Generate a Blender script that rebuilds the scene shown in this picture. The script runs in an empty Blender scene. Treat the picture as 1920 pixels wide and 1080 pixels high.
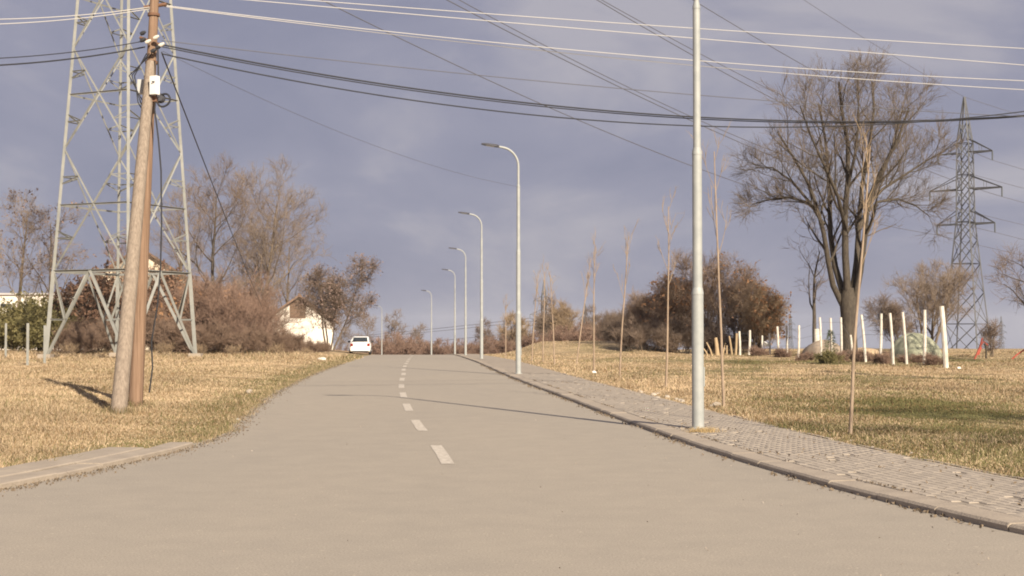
import bpy, bmesh, math, random
import numpy as np
from mathutils import Vector, Matrix

# ------------------------------------------------------------------ camera, sky, sun, exposure
scene = bpy.context.scene
C = scene.collection
F = 2620.0            # focal length in pixels of the 1920 wide photograph
CAMZ = 1.49
PITCH = math.atan(79 / F)
cam_d = bpy.data.cameras.new("camera")
cam_d.sensor_width = 36.0
cam_d.lens = F / 1920 * 36.0
cam_d.clip_start = 0.1
cam_d.clip_end = 12000
cam = bpy.data.objects.new("camera", cam_d)
cam.location = (0, 0, CAMZ)
cam.rotation_euler = (math.pi / 2 + PITCH, 0, 0)
C.objects.link(cam)
scene.camera = cam

SUN_AZ = math.radians(26)     # shadows fall forward and to the left
SUN_EL = math.radians(30)
sun_dir = Vector((math.sin(SUN_AZ) * math.cos(SUN_EL), -math.cos(SUN_AZ) * math.cos(SUN_EL), math.sin(SUN_EL)))

world = bpy.data.worlds.new("World")
scene.world = world
world.use_nodes = True
wn, wl = world.node_tree.nodes, world.node_tree.links
for n in list(wn):
    wn.remove(n)
wout = wn.new("ShaderNodeOutputWorld")
sky = wn.new("ShaderNodeTexSky")
sky.sky_type = 'NISHITA'
sky.sun_disc = False
sky.sun_elevation = SUN_EL
sky.sun_rotation = math.pi - SUN_AZ
bg_sky = wn.new("ShaderNodeBackground")
bg_sky.inputs[1].default_value = 0.05
wl.new(sky.outputs[0], bg_sky.inputs[0])
tc = wn.new("ShaderNodeTexCoord")
mp = wn.new("ShaderNodeMapping")
mp.inputs['Scale'].default_value = (1.0, 1.0, 2.3)
wl.new(tc.outputs['Generated'], mp.inputs[0])
n1 = wn.new("ShaderNodeTexNoise")
n1.inputs['Scale'].default_value = 4.6
n1.inputs['Detail'].default_value = 6
n1.inputs['Roughness'].default_value = 0.52
n1.inputs['Distortion'].default_value = 0.35
wl.new(mp.outputs[0], n1.inputs['Vector'])
ramp = wn.new("ShaderNodeValToRGB")
e = ramp.color_ramp.elements
e[0].position = 0.40; e[0].color = (0.155, 0.158, 0.212, 1)
e[1].position = 0.66; e[1].color = (0.250, 0.240, 0.272, 1)
m = ramp.color_ramp.elements.new(0.53); m.color = (0.180, 0.180, 0.232, 1)
wl.new(n1.outputs['Fac'], ramp.inputs[0])
bg_cl = wn.new("ShaderNodeBackground")
bg_cl.inputs[1].default_value = 1.0
wl.new(ramp.outputs[0], bg_cl.inputs[0])
wm = wn.new("ShaderNodeMixShader")
wm.inputs[0].default_value = 0.96
wl.new(bg_sky.outputs[0], wm.inputs[1])
wl.new(bg_cl.outputs[0], wm.inputs[2])
wl.new(wm.outputs[0], wout.inputs[0])

sun_l = bpy.data.lights.new("sun", 'SUN')
sun_l.energy = 4.9
sun_l.angle = math.radians(0.6)
sun_l.color = (1.0, 0.875, 0.70)
sun_o = bpy.data.objects.new("sun", sun_l)
sun_o.rotation_euler = sun_dir.to_track_quat('Z', 'Y').to_euler()
sun_o.location = (30, -60, 60)
C.objects.link(sun_o)

vs = scene.view_settings
vs.view_transform = 'Standard'
vs.look = 'None'
vs.exposure = 0.80
vs.gamma = 1.0
scene.cycles.use_denoising = True
scene.cycles.max_bounces = 5
scene.cycles.volume_bounces = 0
scene.cycles.filter_width = 1.9

rnd = random.Random(7)
rng = np.random.default_rng(7)

# ------------------------------------------------------------------ materials
MATS = {}
def mat(name, c1, c2=None, scale=4.0, rough=0.85, metal=0.0, bump=0.0, bscale=None, attr=None, stretch=None, trans=0.0, spec=0.3):
    if name in MATS:
        return MATS[name]
    m_ = bpy.data.materials.new(name)
    m_.use_nodes = True
    nt = m_.node_tree
    N, L = nt.nodes, nt.links
    b = N['Principled BSDF']
    b.inputs['Roughness'].default_value = rough
    b.inputs['Metallic'].default_value = metal
    b.inputs['Specular IOR Level'].default_value = spec
    c1 = (*c1, 1)
    co = N.new("ShaderNodeTexCoord")
    vec = co.outputs['Object']
    if stretch:
        mpn = N.new("ShaderNodeMapping")
        mpn.inputs['Scale'].default_value = stretch
        L.new(vec, mpn.inputs[0]); vec = mpn.outputs[0]
    col = None
    if c2 is not None:
        nz = N.new("ShaderNodeTexNoise")
        nz.inputs['Scale'].default_value = scale
        nz.inputs['Detail'].default_value = 7
        nz.inputs['Roughness'].default_value = 0.62
        L.new(vec, nz.inputs['Vector'])
        r = N.new("ShaderNodeValToRGB")
        r.color_ramp.elements[0].position = 0.33; r.color_ramp.elements[0].color = c1
        r.color_ramp.elements[1].position = 0.67; r.color_ramp.elements[1].color = (*c2, 1)
        L.new(nz.outputs['Fac'], r.inputs[0])
        col = r.outputs[0]
    if attr:
        at_ = N.new("ShaderNodeAttribute"); at_.attribute_name = attr
        if col is None:
            col = at_.outputs['Color']
        else:
            mx = N.new("ShaderNodeMix"); mx.data_type = 'RGBA'; mx.blend_type = 'MULTIPLY'
            mx.inputs['Factor'].default_value = 1.0
            L.new(col, mx.inputs['A']); L.new(at_.outputs['Color'], mx.inputs['B'])
            col = mx.outputs['Result']
    if col is None:
        b.inputs['Base Color'].default_value = c1
    else:
        L.new(col, b.inputs['Base Color'])
    if bump:
        n2 = N.new("ShaderNodeTexNoise")
        n2.inputs['Scale'].default_value = bscale or scale * 4
        n2.inputs['Detail'].default_value = 5
        L.new(vec, n2.inputs['Vector'])
        bp = N.new("ShaderNodeBump")
        bp.inputs['Strength'].default_value = bump
        bp.inputs['Distance'].default_value = 0.02
        L.new(n2.outputs['Fac'], bp.inputs['Height'])
        L.new(bp.outputs[0], b.inputs['Normal'])
    if trans:
        tr = N.new("ShaderNodeBsdfTranslucent")
        if col is not None: L.new(col, tr.inputs[0])
        else: tr.inputs[0].default_value = c1
        ms = N.new("ShaderNodeMixShader"); ms.inputs[0].default_value = trans
        L.new(b.outputs[0], ms.inputs[1]); L.new(tr.outputs[0], ms.inputs[2])
        L.new(ms.outputs[0], N['Material Output'].inputs[0])
    MATS[name] = m_
    return m_

# ------------------------------------------------------------------ object helpers
def tag(o, label=None, cat=None, group=None, kind=None):
    if label: o['label'] = label
    if cat: o['category'] = cat
    if group: o['group'] = group
    if kind: o['kind'] = kind
    return o

def link(name, me, parent=None, material=None, loc=None):
    o = bpy.data.objects.new(name, me)
    C.objects.link(o)
    if parent is not None: o.parent = parent
    if material is not None and me is not None:
        me.materials.clear(); me.materials.append(material)
    if loc is not None: o.location = loc
    return o

def thing(name, label, cat, loc=(0, 0, 0), rz=0.0, group=None):
    o = bpy.data.objects.new(name, None)
    o.empty_display_size = 0.3
    C.objects.link(o)
    o.location = loc
    o.rotation_euler = (0, 0, rz)
    return tag(o, label, cat, group)

def mesh_np(name, V, Fc, smooth=False):
    V = np.asarray(V, dtype=np.float32).reshape(-1, 3)
    Fc = np.asarray(Fc, dtype=np.int32)
    k = Fc.shape[1]
    me = bpy.data.meshes.new(name)
    me.vertices.add(len(V)); me.vertices.foreach_set("co", V.ravel())
    me.loops.add(Fc.size); me.loops.foreach_set("vertex_index", Fc.ravel())
    me.polygons.add(len(Fc))
    me.polygons.foreach_set("loop_start", np.arange(0, Fc.size, k, dtype=np.int32))
    me.polygons.foreach_set("loop_total", np.full(len(Fc), k, dtype=np.int32))
    if smooth:
        me.polygons.foreach_set("use_smooth", np.ones(len(Fc), dtype=bool))
    me.update(calc_edges=True)
    return me

def col_attr(me, name, cols):
    a = me.color_attributes.new(name, 'FLOAT_COLOR', 'POINT')
    c4 = np.ones((len(cols), 4), dtype=np.float32); c4[:, :3] = cols
    a.data.foreach_set("color", c4.ravel())

class MB:
    def __init__(s): s.v = []; s.f = []; s.sm = []
    def add(s, vs_, fs, smooth=False):
        o = len(s.v); s.v += [tuple(p) for p in vs_]
        for f_ in fs:
            s.f.append(tuple(i + o for i in f_)); s.sm.append(smooth)
        return s
    def box(s, c, size, M=None):
        x, y, z = size[0] / 2, size[1] / 2, size[2] / 2
        P = [Vector((sx * x, sy * y, sz * z)) for sz in (-1, 1) for sy in (-1, 1) for sx in (-1, 1)]
        if M is not None: P = [M @ p for p in P]
        P = [p + Vector(c) for p in P]
        return s.add(P, [(0, 2, 3, 1), (4, 5, 7, 6), (0, 1, 5, 4), (2, 6, 7, 3), (0, 4, 6, 2), (1, 3, 7, 5)])
    def tube(s, pts, radii, n=8, caps=True, smooth=True):
        pts = [Vector(p) for p in pts]
        if not hasattr(radii, '__len__'): radii = [radii] * len(pts)
        ring = []; u = None
        for i, p in enumerate(pts):
            t = (pts[min(i + 1, len(pts) - 1)] - pts[max(i - 1, 0)])
            if t.length < 1e-9: t = Vector((0, 0, 1))
            t.normalize()
            if u is None:
                u = t.orthogonal().normalized()
            else:
                u = (u - t * u.dot(t))
                u = u.normalized() if u.length > 1e-6 else t.orthogonal().normalized()
            w = t.cross(u)
            for k in range(n):
                a = 2 * math.pi * k / n
                ring.append(p + (u * math.cos(a) + w * math.sin(a)) * radii[i])
        fs = []
        for i in range(len(pts) - 1):
            for k in range(n):
                a, b = i * n + k, i * n + (k + 1) % n
                fs.append((a, b, b + n, a + n))
        s.add(ring, fs, smooth)
        if caps:
            s.add(ring[:n], [tuple(reversed(range(n)))]); s.add(ring[-n:], [tuple(range(n))])
        return s
    def angle(s, a, b, w, t=None):
        """an L-section steel bar from a to b"""
        a, b = Vector(a), Vector(b)
        d = (b - a).normalized()
        u = d.cross(Vector((0.31, 0.17, 0.93))); u = u.normalized() if u.length > 1e-4 else d.orthogonal().normalized()
        v = d.cross(u)
        t = t or w * 0.16
        prof_ = [(0, 0), (w, 0), (w, t), (t, t), (t, w), (0, w)]
        P = [q + u * (x - w * .35) + v * (y - w * .35) for q in (a, b) for x, y in prof_]
        fs = [(i, (i + 1) % 6, (i + 1) % 6 + 6, i + 6) for i in range(6)] + [(5, 4, 3, 2, 1, 0), (6, 7, 8, 9, 10, 11)]
        return s.add(P, fs)
    def build(s, name, material, parent=None, loc=None):
        me = bpy.data.meshes.new(name)
        me.from_pydata(s.v, [], s.f)
        me.polygons.foreach_set("use_smooth", s.sm)
        me.update()
        return link(name, me, parent, material, loc)

def segs_mesh(name, P0, P1, R0, R1, n=3):
    """many thin twigs as open prisms"""
    D = P1 - P0
    D = D / np.maximum(np.linalg.norm(D, axis=1, keepdims=True), 1e-6)
    ref = np.where(np.abs(D[:, 2:3]) > 0.9, np.array([[1., 0, 0]]), np.array([[0, 0, 1.]]))
    U = np.cross(D, ref); U /= np.linalg.norm(U, axis=1, keepdims=True)
    W = np.cross(D, U)
    N = len(P0)
    V = np.zeros((N, 2, n, 3))
    for k in range(n):
        a = 2 * math.pi * k / n
        o = U * math.cos(a) + W * math.sin(a)
        V[:, 0, k] = P0 + o * R0[:, None]
        V[:, 1, k] = P1 + o * R1[:, None]
    base = (np.arange(N) * 2 * n)[:, None]
    fs = []
    for k in range(n):
        k2 = (k + 1) % n
        fs.append(np.concatenate([base + k, base + k2, base + n + k2, base + n + k], axis=1))
    Fc = np.stack(fs, axis=1).reshape(-1, 4)
    return mesh_np(name, V, Fc, True)

def copy_tree(o, parent=None):
    c = o.copy(); C.objects.link(c)
    if parent is not None: c.parent = parent
    for ch in list(o.children):
        copy_tree(ch, c)
    return c

# ------------------------------------------------------------------ pixels to places
def spline(kn):
    xs = np.array([k[0] for k in kn], float); ys = np.array([k[1] for k in kn], float)
    dl = np.diff(ys) / np.diff(xs); m_ = np.zeros(len(xs))
    m_[0], m_[-1] = dl[0], dl[-1]
    for i in range(1, len(xs) - 1):      # monotone slopes
        m_[i] = 0 if dl[i - 1] * dl[i] <= 0 else 2 * dl[i - 1] * dl[i] / (dl[i - 1] + dl[i])
    def f(x):
        x = np.asarray(x, float)
        i = np.clip(np.searchsorted(xs, x) - 1, 0, len(xs) - 2)
        h = xs[i + 1] - xs[i]; t = np.clip((x - xs[i]) / h, 0, 1)
        return ((2 * t**3 - 3 * t**2 + 1) * ys[i] + (t**3 - 2 * t**2 + t) * h * m_[i]
                + (-2 * t**3 + 3 * t**2) * ys[i + 1] + (t**3 - t**2) * h * m_[i + 1])
    return f

prof = spline([(-400, 0), (0, 0), (58, 0), (72.3, -.045), (98.5, -.34), (124.7, -.70), (151, -1.82), (177, -3.0), (250, -6.6), (400, -13), (1000, -28), (4200, -90), (9000, -190)])
xL = spline([(-100, -60), (3, -45), (5.5, -22), (7.5, -10.5), (9.3, -7.0), (11.3, -5.45), (13.1, -4.8), (14.9, -4.45), (17.8, -4.12), (19.5, -4.1), (23.5, -4.57), (31, -5.43), (46.4, -6.7), (62, -7.6), (76, -8.35), (98.5, -10.3), (124.7, -12.3), (151, -16), (177, -24), (205, -38), (240, -60), (400, -200)])
xR = spline([(-100, 60), (1.0, 40), (2.2, 22), (3.6, 12.5), (5.3, 7.7), (7.6, 4.95), (10.2, 3.73), (11.8, 3.33), (13.9, 2.9), (18.05, 2.32), (23.9, 1.73), (32.2, 1.0), (45.3, -.15), (64, -1.55), (79.6, -2.7), (98.5, -3.75), (124.7, -5.65), (151, -9.3), (177, -17.2), (205, -31), (240, -52), (400, -190)])
KERB_W, WALK_W, KERB_H = 0.30, 1.95, 0.06

def sstep(x, a, b):
    t = np.clip((np.asarray(x, float) - a) / (b - a), 0, 1)
    return t * t * (3 - 2 * t)

def H(x, y):
    x = np.asarray(x, float); y = np.asarray(y, float)
    h = prof(y)
    berm = 0.95 * np.exp(-((y - 97) / 9.0) ** 2) * sstep(x, -1.2, 2.5) * (1 - sstep(x, 8, 12))
    right = sstep(x, 9, 16) * (0.42 * sstep(y, 66, 112)) * (1 - sstep(y, 150, 260))
    left = sstep(-x, 11, 16) * 0.25 * sstep(y, 70, 100) * (1 - sstep(y, 150, 260))
    return h + berm + right + left

def bumps(x, y):
    return (np.sin(x * 1.9 + 1.3 * np.sin(y * .8)) * np.sin(y * 1.4 + .7 * np.sin(x * 1.1)) * .022
            + np.sin(x * .53 + y * .31) * np.sin(y * .47 - x * .22 + 1) * .03 + np.sin(x * 5.1 + y * 1.7) * np.sin(y * 4.3 - x * 2.1) * .008)

def road_slope(y):
    return (xR(np.asarray(y) + .25) - xR(np.asarray(y) - .25)) / .5
def edge_right(y):            # outer edge of the right pavement, as x at a given y
    return xR(y) + WALK_W * np.sqrt(1 + road_slope(y) ** 2)

def G(x, y):
    """ground of the verges and fields"""
    x = np.asarray(x, float); y = np.asarray(y, float)
    mid = 0.5 * (xL(y) + xR(y))
    dl = xL(y) - x - .80 * (1 - sstep(y, 17.5, 18.6))     # distance into the left verge
    dr = x - edge_right(y)
    edge = np.where(x > mid, sstep(dr, -.3, 1.2), sstep(dl, -.2, 1.0))
    g = H(x, y) + bumps(x, y) * (.22 + .78 * edge)
    g = g + np.where(x > mid, KERB_H - .022 + .03 * sstep(dr, .1, 1.5), -.035 + .07 * sstep(dl, -.15, .35) + 0.09 * sstep(dl, .3, 3.0))
    return g

def ray(px, py):
    d = Vector(((px - 960) / F, 1.0, (540 - py) / F))
    c, s = math.cos(PITCH), math.sin(PITCH)
    return Vector((d.x, d.y * c - d.z * s, d.y * s + d.z * c))
def P(px, py, dist):
    r = ray(px, py)
    return Vector((0, 0, CAMZ)) + r * (dist / r.y)
def at(px, py):
    """first ground point under a pixel"""
    r = ray(px, py); t = 8.0; prev = t
    while t < 400:
        p = Vector((0, 0, CAMZ)) + r * t
        if p.z < float(G(p.x, p.y)):
            lo, hi = prev, t
            for _ in range(20):
                mdl = (lo + hi) / 2; q = Vector((0, 0, CAMZ)) + r * mdl
                if q.z < float(G(q.x, q.y)): hi = mdl
                else: lo = mdl
            q = Vector((0, 0, CAMZ)) + r * hi
            return Vector((q.x, q.y, float(G(q.x, q.y))))
        prev = t; t += 0.4
    q = Vector((0, 0, CAMZ)) + r * 400
    return q
def foot(px, dist):
    """ground point in the pixel column px at a given distance"""
    x = (px - 960) / F * dist
    return Vector((x, dist, float(G(x, dist))))
def hgt(base, py):
    """height that takes a thing at base up to pixel row py"""
    r = ray(960, py)
    return CAMZ + r.z / r.y * base.y - base.z

# ------------------------------------------------------------------ ground
def greenness(x, y):
    x = np.asarray(x, float); y = np.asarray(y, float)
    n = .5 + .5 * np.sin(x * .37 + 1.1 * np.sin(y * .21)) * np.sin(y * .29 + .9 * np.sin(x * .41))
    n2 = .5 + .5 * np.sin(x * 1.3 + y * .6) * np.sin(y * .9 - x * .5)
    g = .18 * n + .10 * n2 + .42 * sstep(n * .6 + n2 * .4, .52, .80) * sstep(x, 3, 7)
    g += .55 * sstep(xL(y) - x, -.2, .1) * (1 - sstep(xL(y) - x, .5, 1.6)) * (y > 15) * (.5 + .5 * n2)
    er = edge_right(y)
    near = sstep(x, 3.8, 6.6) * (1 - sstep(y, 24, 38)) + .8 * (1 - sstep(x - er, .4, 1.6)) * (y < 22) * (x > er - .3)
    g += .68 * np.clip(near, 0, 1) * (.62 + .38 * n2)
    band = np.exp(-((y - 66) / 9) ** 2) * sstep(x, 2, 6)
    g += .55 * band * (.4 + .6 * n)
    return np.clip(g, 0, 1)

def axis(fine0, fine1, step, far, g=1.18):
    a = list(np.arange(fine0, fine1 + 1e-6, step))
    s = step; v = fine1
    while v < far[1]:
        s *= g; v += s; a.append(v)
    s = step; v = fine0
    while v > far[0]:
        s *= g; v -= s; a.insert(0, v)
    return np.array(a)

xs = axis(-32, 34, 0.27, (-2500, 2500))
ys = axis(7, 128, 0.33, (-300, 4000))
X, Y = np.meshgrid(xs, ys)
Z = G(X, Y)
inside = (X > xL(Y) + .27) & (X < edge_right(Y) - .27)
Z = np.where(inside, H(X, Y) - .14, Z)
nx, ny = len(xs), len(ys)
V = np.stack([X, Y, Z], -1).reshape(-1, 3)
I = np.arange(nx * ny).reshape(ny, nx)
Fc = np.stack([I[:-1, :-1], I[:-1, 1:], I[1:, 1:], I[1:, :-1]], -1).reshape(-1, 4)
me = mesh_np("ground", V, Fc, True)
g = greenness(V[:, 0], V[:, 1])[:, None]
straw = np.array([[.41, .31, .195]]); grn = np.array([[.150, .140, .066]])
dn = (.5 + .5 * np.sin(V[:, 0] * .9 + np.sin(V[:, 1] * 1.7)) * np.sin(V[:, 1] * 1.1))[:, None]
colr = (straw * (1 - g) + grn * g) * (.82 + .26 * dn)
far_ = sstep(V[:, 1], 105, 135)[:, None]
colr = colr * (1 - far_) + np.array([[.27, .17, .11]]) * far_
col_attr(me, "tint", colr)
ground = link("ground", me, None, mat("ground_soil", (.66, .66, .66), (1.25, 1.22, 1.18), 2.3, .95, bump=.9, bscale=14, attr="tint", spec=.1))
tag(ground, kind="structure")

# ------------------------------------------------------------------ road and its markings
ry = np.concatenate([np.arange(-60, 2, 4.0), np.arange(2, 40, .5), np.arange(40, 260, 2.0)])
NS = 14
rows = []
for y in ry:
    a, b = float(xL(y)) - .35, float(xR(y)) + .12
    for k in range(NS + 1):
        x = a + (b - a) * k / NS
        rows.append((x, y, float(prof(y))))
I = np.arange(len(rows)).reshape(len(ry), NS + 1)
Fc = np.stack([I[:-1, :-1], I[:-1, 1:], I[1:, 1:], I[1:, :-1]], -1).reshape(-1, 4)
me = mesh_np("road", rows, Fc, True)

def road_material():
    m_ = bpy.data.materials.new("dusty_asphalt"); m_.use_nodes = True
    N, L = m_.node_tree.nodes, m_.node_tree.links
    b = N['Principled BSDF']; b.inputs['Roughness'].default_value = .88
    b.inputs['Specular IOR Level'].default_value = .22
    co = N.new("ShaderNodeTexCoord")
    def noise(scale, detail, rough=.6, stretch=None):
        v = co.outputs['Object']
        if stretch:
            q = N.new("ShaderNodeMapping"); q.inputs['Scale'].default_value = stretch; L.new(v, q.inputs[0]); v = q.outputs[0]
        n = N.new("ShaderNodeTexNoise"); n.inputs['Scale'].default_value = scale; n.inputs['Detail'].default_value = detail
        n.inputs['Roughness'].default_value = rough; L.new(v, n.inputs['Vector']); return n.outputs['Fac']
    def rampn(fac, stops):
        r = N.new("ShaderNodeValToRGB"); els = r.color_ramp.elements
        els[0].position, els[0].color = stops[0][0], (*stops[0][1], 1)
        els[1].position, els[1].color = stops[-1][0], (*stops[-1][1], 1)
        for p_, c_ in stops[1:-1]:
            x = els.new(p_); x.color = (*c_, 1)
        L.new(fac, r.inputs[0]); return r.outputs[0]
    def mul(a, b_, f=1.0):
        x = N.new("ShaderNodeMix"); x.data_type = 'RGBA'; x.blend_type = 'MULTIPLY'; x.inputs['Factor'].default_value = f
        L.new(a, x.inputs['A']); L.new(b_, x.inputs['B']); return x.outputs['Result']
    big = rampn(noise(.32, 4, .5, (1.0, .28, 1)), [(.3, (.322, .286, .240)), (.7, (.345, .303, .250))])
    mid = rampn(noise(2.2, 6, .65), [(.3, (.94, .94, .945)), (.7, (1.05, 1.045, 1.04))])
    fine = rampn(noise(70, 3, .7), [(.32, (.74, .74, .75)), (.62, (1.12, 1.12, 1.11))])
    grit = rampn(noise(23, 2, .5), [(.66, (1, 1, 1)), (.74, (1.35, 1.33, 1.28))])
    c_ = mul(mul(mul(big, mid), fine), grit)
    L.new(c_, b.inputs['Base Color'])
    bp = N.new("ShaderNodeBump"); bp.inputs['Strength'].default_value = .35; bp.inputs['Distance'].default_value = .006
    L.new(noise(90, 3, .7), bp.inputs['Height']); L.new(bp.outputs[0], b.inputs['Normal'])
    return m_
road = link("road", me, None, road_material()); tag(road, kind="structure")

cen = spline([(10, -.2), (16.75, -.83), (22, -1.47), (27.1, -2.02), (32.3, -2.51), (37.1, -2.93), (42, -3.3), (47, -3.64), (52.7, -4.08), (59, -4.5), (70, -5.2), (98, -7.0), (125, -9.0)])
m_paint = mat("worn_white_paint", (.36, .315, .262), (.60, .545, .47), 16, .8)
y0 = 15.6
while y0 < 120:
    mb = MB(); n = 4; vv = []
    for i in range(n + 1):
        y = y0 + 2.5 * i / n; x = float(cen(y)); s = (float(cen(y + .2)) - float(cen(y - .2))) / .4
        nrm = Vector((1, -s, 0)).normalized() * .072
        jj = .006 * (i % 2)
        vv += [(x - nrm.x - jj, y - nrm.y, float(prof(y)) + .004), (x + nrm.x, y + nrm.y, float(prof(y)) + .004)]
    mb.add(vv, [(2 * i, 2 * i + 1, 2 * i + 3, 2 * i + 2) for i in range(n)])
    mb.build("lane_dash", m_paint, road)
    y0 += 5.1

# ------------------------------------------------------------------ right pavement: kerbstones, pavers
yy = np.arange(1.2, 235, .05)
pc = np.stack([xR(yy), yy], -1)
sl = np.concatenate([[0], np.cumsum(np.linalg.norm(np.diff(pc, axis=0), axis=1))])
def kerb_pt(s, u):
    y = float(np.interp(s, sl, yy)); x = float(np.interp(s, sl, pc[:, 0]))
    y2 = float(np.interp(s + .2, sl, yy)); x2 = float(np.interp(s + .2, sl, pc[:, 0]))
    t = Vector((x2 - x, y2 - y)).normalized()
    n = Vector((t.y, -t.x))
    return x + n.x * u, y + n.y * u, t
s_at = lambda y: float(np.interp(y, yy, sl))

# sheet under the pavers
mb = MB(); prev = None
ss = np.arange(0, sl[-1] - 1, .8)
vv = []
for s in ss:
    for u, dz in ((KERB_W - .02, -.1), (KERB_W - .02, .050), (WALK_W * .5, .050), (WALK_W - .06, .050)):
        x, y, t = kerb_pt(s, u); far = .006 if s > s_at(46) + .4 and dz > 0 else 0
        vv.append((x, y, float(prof(y)) + dz + far))
fs = []
for i in range(len(ss) - 1):
    for k in range(3):
        a = i * 4 + k; fs.append((a, a + 1, a + 5, a + 4))
mb.add(vv, fs)
m_joint = mat("paving_joint_sand", (.21, .178, .143), (.30, .255, .207), 5, .95, bump=.5)
pavement = mb.build("pavement", m_joint); tag(pavement, kind="structure")
# far pavement, beyond the pavers that can be told apart
mb = MB(); vv = []
sf = [s for s in np.arange(s_at(46), sl[-1] - 1, 1.0)]
for s in sf:
    for u in (KERB_W + .004, WALK_W - .065):
        x, y, t = kerb_pt(s, u); vv.append((x, y, float(prof(y)) + KERB_H))
mb.add(vv, [(2 * i, 2 * i + 1, 2 * i + 3, 2 * i + 2) for i in range(len(sf) - 1)])
mb.build("paving_surface", mat("far_paving", (.27, .23, .185), (.355, .30, .242), 2.0, .9, bump=.4, bscale=9), pavement)

m_kerb = mat("kerb_concrete", (.30, .253, .205), (.375, .318, .255), 3.0, .9, bump=.35, bscale=40)
s = s_at(3.0)
prof_k = [(0.0, -.15), (0.0, .04), (.022, KERB_H), (KERB_W - .012, KERB_H + .004), (KERB_W - .012, -.15)]
while s < sl[-1] - 4:
    ln = 1.0 if s < s_at(80) else 2.0
    mb = MB(); vv = []; dz = rnd.uniform(-.006, .006); du = rnd.uniform(-.008, .008)
    for k in range(3):
        q = s + .008 + (ln - .016) * k / 2
        for u, z in prof_k:
            x, y, t = kerb_pt(q, u + du); vv.append((x, y, float(prof(y)) + z + dz))
    fs = []
    for k in range(2):
        for j in range(4):
            a = k * 5 + j; fs.append((a, a + 5, a + 6, a + 1))
    fs += [(0, 1, 2, 3, 4), (14, 13, 12, 11, 10)]
    mb.add(vv, fs); mb.build("kerbstone", m_kerb, pavement)
    s += ln
# edging at the back of the pavement
s = s_at(3.0)
while s < s_at(75):
    mb = MB(); vv = []; dz = rnd.uniform(-.012, .006)
    for k in range(2):
        q = s + .006 + .988 * k
        for u, z in ((WALK_W - .06, -.1), (WALK_W - .06, KERB_H), (WALK_W, KERB_H), (WALK_W, -.1)):
            x, y, t = kerb_pt(q, u); vv.append((x, y, float(prof(y)) + z + dz))
    mb.add(vv, [(0, 4, 5, 1), (1, 5, 6, 2), (2, 6, 7, 3), (0, 1, 2, 3), (7, 6, 5, 4)])
    mb.build("edging_stone", m_kerb, pavement)
    s += 1.0

PL, PW = .205, .1025
def paver_geo(l, w, h=.03, c=.006):
    x, y = l / 2, w / 2
    V_ = [(-x, -y, -h), (x, -y, -h), (x, y, -h), (-x, y, -h), (-x, -y, -c), (x, -y, -c), (x, y, -c), (-x, y, -c),
          (-x + c, -y + c, 0), (x - c, -y + c, 0), (x - c, y - c, 0), (-x + c, y - c, 0)]
    F_ = [(8, 9, 10, 11)] + [(4 + i, 4 + (i + 1) % 4, 8 + (i + 1) % 4, 8 + i) for i in range(4)] + [(i, (i + 1) % 4, 4 + (i + 1) % 4, 4 + i) for i in range(4)]
    return V_, F_
m_pav = mat("paver_concrete", (.90, .90, .90), (1.1, 1.1, 1.09), 7, .9, bump=.25, bscale=60, attr="tint")
base_tint = np.array([.352, .303, .250])
PV, PF = paver_geo(PL - .003, PW - .008)
pv_mesh = []
for i in range(6):
    mb = MB(); mb.add(PV, PF); o = mb.build("paver", m_pav); me_ = o.data
    col_attr(me_, "tint", np.tile(base_tint * (.94 + .024 * i), (len(PV), 1)))
    bpy.data.objects.remove(o); pv_mesh.append(me_)
ncourse = int((WALK_W - .06 - KERB_W - .02) / PW)
slots = []
s_end = s_at(46)
for c_ in range(ncourse):
    u = KERB_W + .022 + PW * (c_ + .5)
    s = s_at(4.0) + (PL / 2 if c_ % 2 else 0)
    while s < s_end:
        drop = rnd.random() < (.016 if c_ > 0 else .05)
        x, y, t = kerb_pt(s, u)
        if not drop:
            slots.append((x, y, float(prof(y)) + KERB_H + rnd.uniform(-.0018, .0008), math.atan2(t.y, t.x) + rnd.uniform(-.015, .015), rnd.randrange(6), rnd.uniform(-.004, .004), rnd.uniform(-.004, .004)))
        s += PL
def in_view(sl_): return abs(sl_[0]) < .362 * sl_[1]
slots.sort(key=lambda q: (not in_view(q), q[1]))
singles, rest = slots[:300], slots[300:]
for (x, y, z, a, iv, tx, ty) in singles:
    o = link("paver", pv_mesh[iv], pavement, None)
    o.location = (x, y, z); o.rotation_euler = (tx, ty, a)
R_ = np.array(rest)
ca, sa = np.cos(R_[:, 3]), np.sin(R_[:, 3])
PVn = np.array(PV)
VX = PVn[None, :, 0] * ca[:, None] - PVn[None, :, 1] * sa[:, None] + R_[:, 0:1]
VY = PVn[None, :, 0] * sa[:, None] + PVn[None, :, 1] * ca[:, None] + R_[:, 1:2]
VZ = PVn[None, :, 2] + R_[:, 2:3] + PVn[None, :, 0] * R_[:, 6:7] * .8
Vv = np.stack([VX, VY, VZ], -1).reshape(-1, 3)
Fc = (np.array(PF)[None] + (np.arange(len(R_)) * 12)[:, None, None]).reshape(-1, 4)
me = mesh_np("paver_field", Vv, Fc)
col_attr(me, "tint", np.repeat(base_tint[None] * (.94 + .024 * R_[:, 4:5]), 12, axis=0))
o = link("paver_field", me, pavement, m_pav); tag(o, kind="stuff")

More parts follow.
